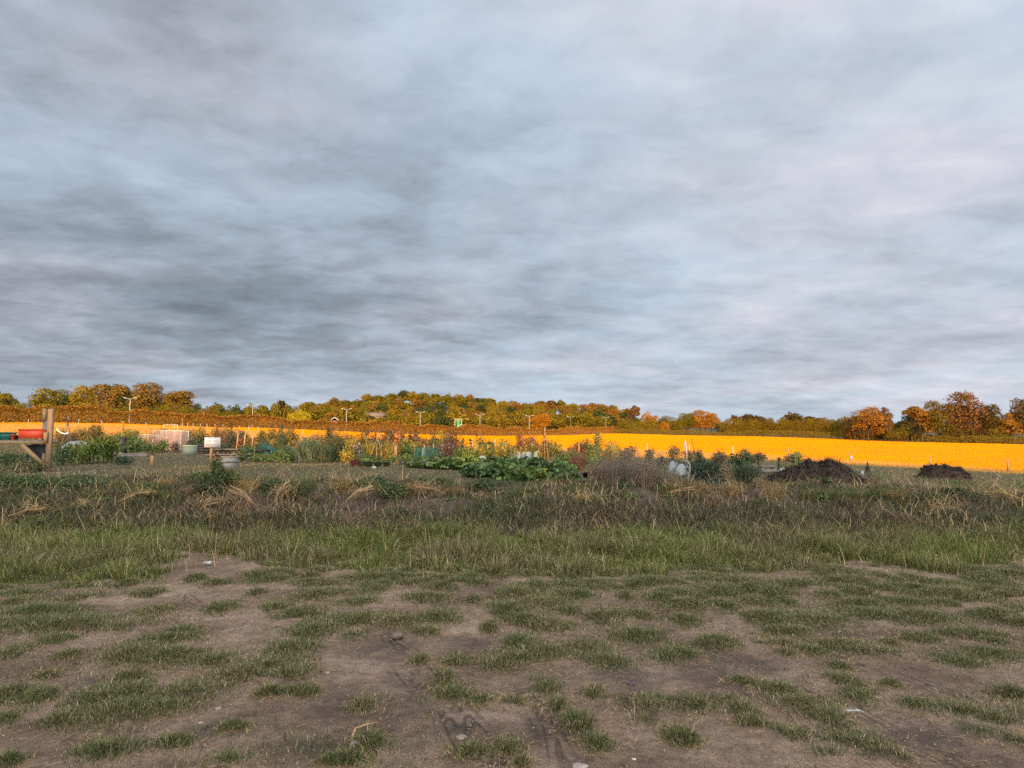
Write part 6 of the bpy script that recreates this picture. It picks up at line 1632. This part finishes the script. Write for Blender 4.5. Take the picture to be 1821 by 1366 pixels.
for a in [('golden heap of pulled stalks on the bank below the orange stake', 248, 896, 872, 60, 2.6), ('fanned golden stalks on the bank face below the galvanised trough', 375, 912, 886, 50, 2.4), ('curled golden stalks on the bank below the trestle table', 438, 898, 868, 60, .4),
          ('upright sheaf of golden stalks leaning on the bank by the tall wispy weed', 508, 916, 858, 38, 1.9), ('long straw-coloured stalk bundle sloping down the bank below the cabbages', 640, 908, 862, 60, 2.3), ('loose golden stalks on the bare soil of the bank', 765, 888, 864, 60, .3),
          ('round mound of coiled dry stalks at the far end of the bank', 1785, 900, 868, 74, 1.0), ('brown dry stalks matted on the bank face below the dark leafy weeds', 1690, 922, 896, 80, .2), ('dry stalks strewn on the bank below the domed white cover', 1205, 886, 866, 70, 2.9),
          ('small tan stalk clump low on the bank face', 380, 934, 916, 30, 1.7), ('thin pale stalks at the dark end of the bank', 60, 930, 900, 60, 2.7), ('dry stalks on the dark bank face below the yarrow', 150, 918, 896, 44, 2.2), ('thin broken stalks on the bare soil below the squash bed', 1040, 905, 880, 40, 1.6)]:
    straw_clump(*a)


# --- stones, sticks and litter on the track
def stone(label, px, py, wpx, col, seed, flat=.7):
    X, Y = on_flat(px, py); r = wpx * Y / F / 2; g = np.random.default_rng(seed)
    mb = MB().lathe([(.001, -.6), (.6, -.5), (1, -.1), (.95, .3), (.55, .62), (.001, .7)], 9)
    V = mb.v[0]; V *= 1 + .22 * g.normal(size=(len(V), 1)).clip(-1, 1) * .7; V[:, 2] *= flat; V *= r
    o = mb.build('stone', plain('stone_%d' % seed, col, .9, .35, 30, bump=.5)); o.location = (X, Y, float(gz(X, Y)) + r * flat * .3); o.rotation_euler.z = g.uniform(0, 6)
    tag(o, label, 'stone')


stone('brown angular stone alone on the bare earth, largest of the stones', 706, 1135, 22, (.17, .125, .10), 1, .9)
stone('pale grey stone beside a bent twig and a small tuft', 632, 1330, 22, (.42, .37, .33), 2, .75)
stone('small dark round stone on the bare earth past the worn grass strip', 1123, 1220, 13, (.09, .075, .075), 3, .9)
stone('flat brown pebble half sunk below the tyre ruts', 820, 1310, 20, (.27, .21, .17), 4, .4)
stone('small pale pebble at the edge of the grass near the track centre', 203 + 0, 1283, 9, (.40, .35, .30), 5, .6)
stone('small brown pebble behind the dark round stone', 1148, 1236, 10, (.26, .20, .17), 6, .6)
stone('little pebble near the stone-free strip before the long grass', 582, 1201, 10, (.30, .25, .21), 7, .6)
stone('pale pebble left of the large grass strip beside two others', 388, 1260, 11, (.33, .27, .23), 8, .5)
stone('small pebble next to a pale pebble by the grass strip', 358, 1284, 9, (.34, .29, .25), 9, .5)
stone('tiny white chip on the earth by the far grass edge', 820, 1024, 7, (.55, .52, .48), 10, .6)
stone('tiny white chip beside the rounded tuft at the far edge of the track', 888, 1053, 7, (.52, .5, .46), 12, .6)
stone('flat pale stone at the very bottom edge of the view', 1032, 1362, 26, (.34, .29, .25), 13, .4)
stone('small pale chip among the near ruts', 1127, 1348, 8, (.5, .44, .38), 14, .5)
X, Y = on_flat(632, 1308); tw_ = MB().tube([[0, -.07, .02], [.0, 0, .035], [.015, .06, .02], [.05, .14, .015]], [.007, .006, .006, .003], 6).tube([[.012, .06, .022], [.10, .10, .03]], [.004, .002], 5).build('twig', M_CANE, smooth=True)
tw_.location = (X, Y, float(gz(X, Y))); tag(tw_, 'bent pale twig lying behind the grey stone', 'twig')
X, Y = on_flat(1522, 1276); f = MB(); rb = rng.normal(size=7) * .3
ribbons(f, np.stack([np.linspace(0, .05, 7), 0 * rb, .012 + 0 * rb], 1), 2.9 + rb, .075, .016, .35, .7, 4); f = f.build('feather', M_WHITEF); f.location = (X, Y, float(gz(X, Y)) + .01); tag(f, 'white feather lying on the bare earth between two grass strips', 'feather')
X, Y = on_flat(366, 1012); f = MB(); ribbons(f, np.stack([np.linspace(-.04, .04, 5), rng.normal(size=5) * .02, .02 + np.zeros(5)], 1), rng.uniform(0, 6, 5), .10, .06, .4, 1.0, 3); f = f.build('litter_scrap', M_WHITEF); f.location = (X, Y, float(gz(X, Y)) + .02)
tag(f, 'crumpled pale scrap of litter at the foot of the long grass', 'litter')
xs_, ys_ = [], []
for cx, cy, rx, ry in pat:
    gx, gy = on_flat(cx, cy); wx = rx * gy / F; wy = ry * gy * gy / (F * CH); q = int(90 + 500 * wx * wy); a = rng.uniform(0, 6.28, q); r = 1.0 + .35 * rng.normal(size=q)
    xs_.append(gx + wx * r * np.cos(a)); ys_.append(gy + wy * r * np.sin(a))
n = 3600; y = 2.6 + rng.uniform(0, 1, n) * 6.4; x = rng.uniform(-1, 1, n) * (1.5 + y * .85); k = fbm(x * 1.2, y * 1.2, 87, 4) > rng.uniform(-.1, .3, n)
x = np.concatenate([x[k]] + xs_); y = np.concatenate([y[k]] + ys_); n = len(x)
mb = MB(); ribbons(mb, np.stack([x, y, gz(x, y) + .008], 1), rng.uniform(0, 6.28, n), rng.uniform(.02, .09, n), rng.uniform(.0025, .005, n), rng.uniform(-.05, .3, n), rng.uniform(0, .5, n), 3, rng.normal(size=n) * .7)
tag(mb.build('dry_grass_litter', M_STRAW), kind='stuff')
# loose crumbs of soil, too many to count
n = 9000; y = 2.6 + rng.uniform(0, 1, n) * 6.5; x = rng.uniform(-1, 1, n) * (1.5 + y * .85); s = .004 + .008 * rng.uniform(0, 1, n) ** 4
tet = np.array([[1, 0, -.4], [-.5, .87, -.4], [-.5, -.87, -.4], [.1, .05, .7]]); V = np.stack([x, y, gz(x, y) + .002], 1)[:, None, :] + (tet[None] * (1 + .4 * rng.normal(size=(n, 4, 1)))) * s[:, None, None]
i0 = np.arange(n)[:, None] * 4
T = np.concatenate([i0 + np.array([[0, 1, 3]]), i0 + np.array([[1, 2, 3]]), i0 + np.array([[2, 0, 3]])])
tag(MB().add(V.reshape(-1, 3), T).build('soil_crumb_litter', plain('soil_crumb', (.22, .165, .13), .95, .5, 40)), kind='stuff')
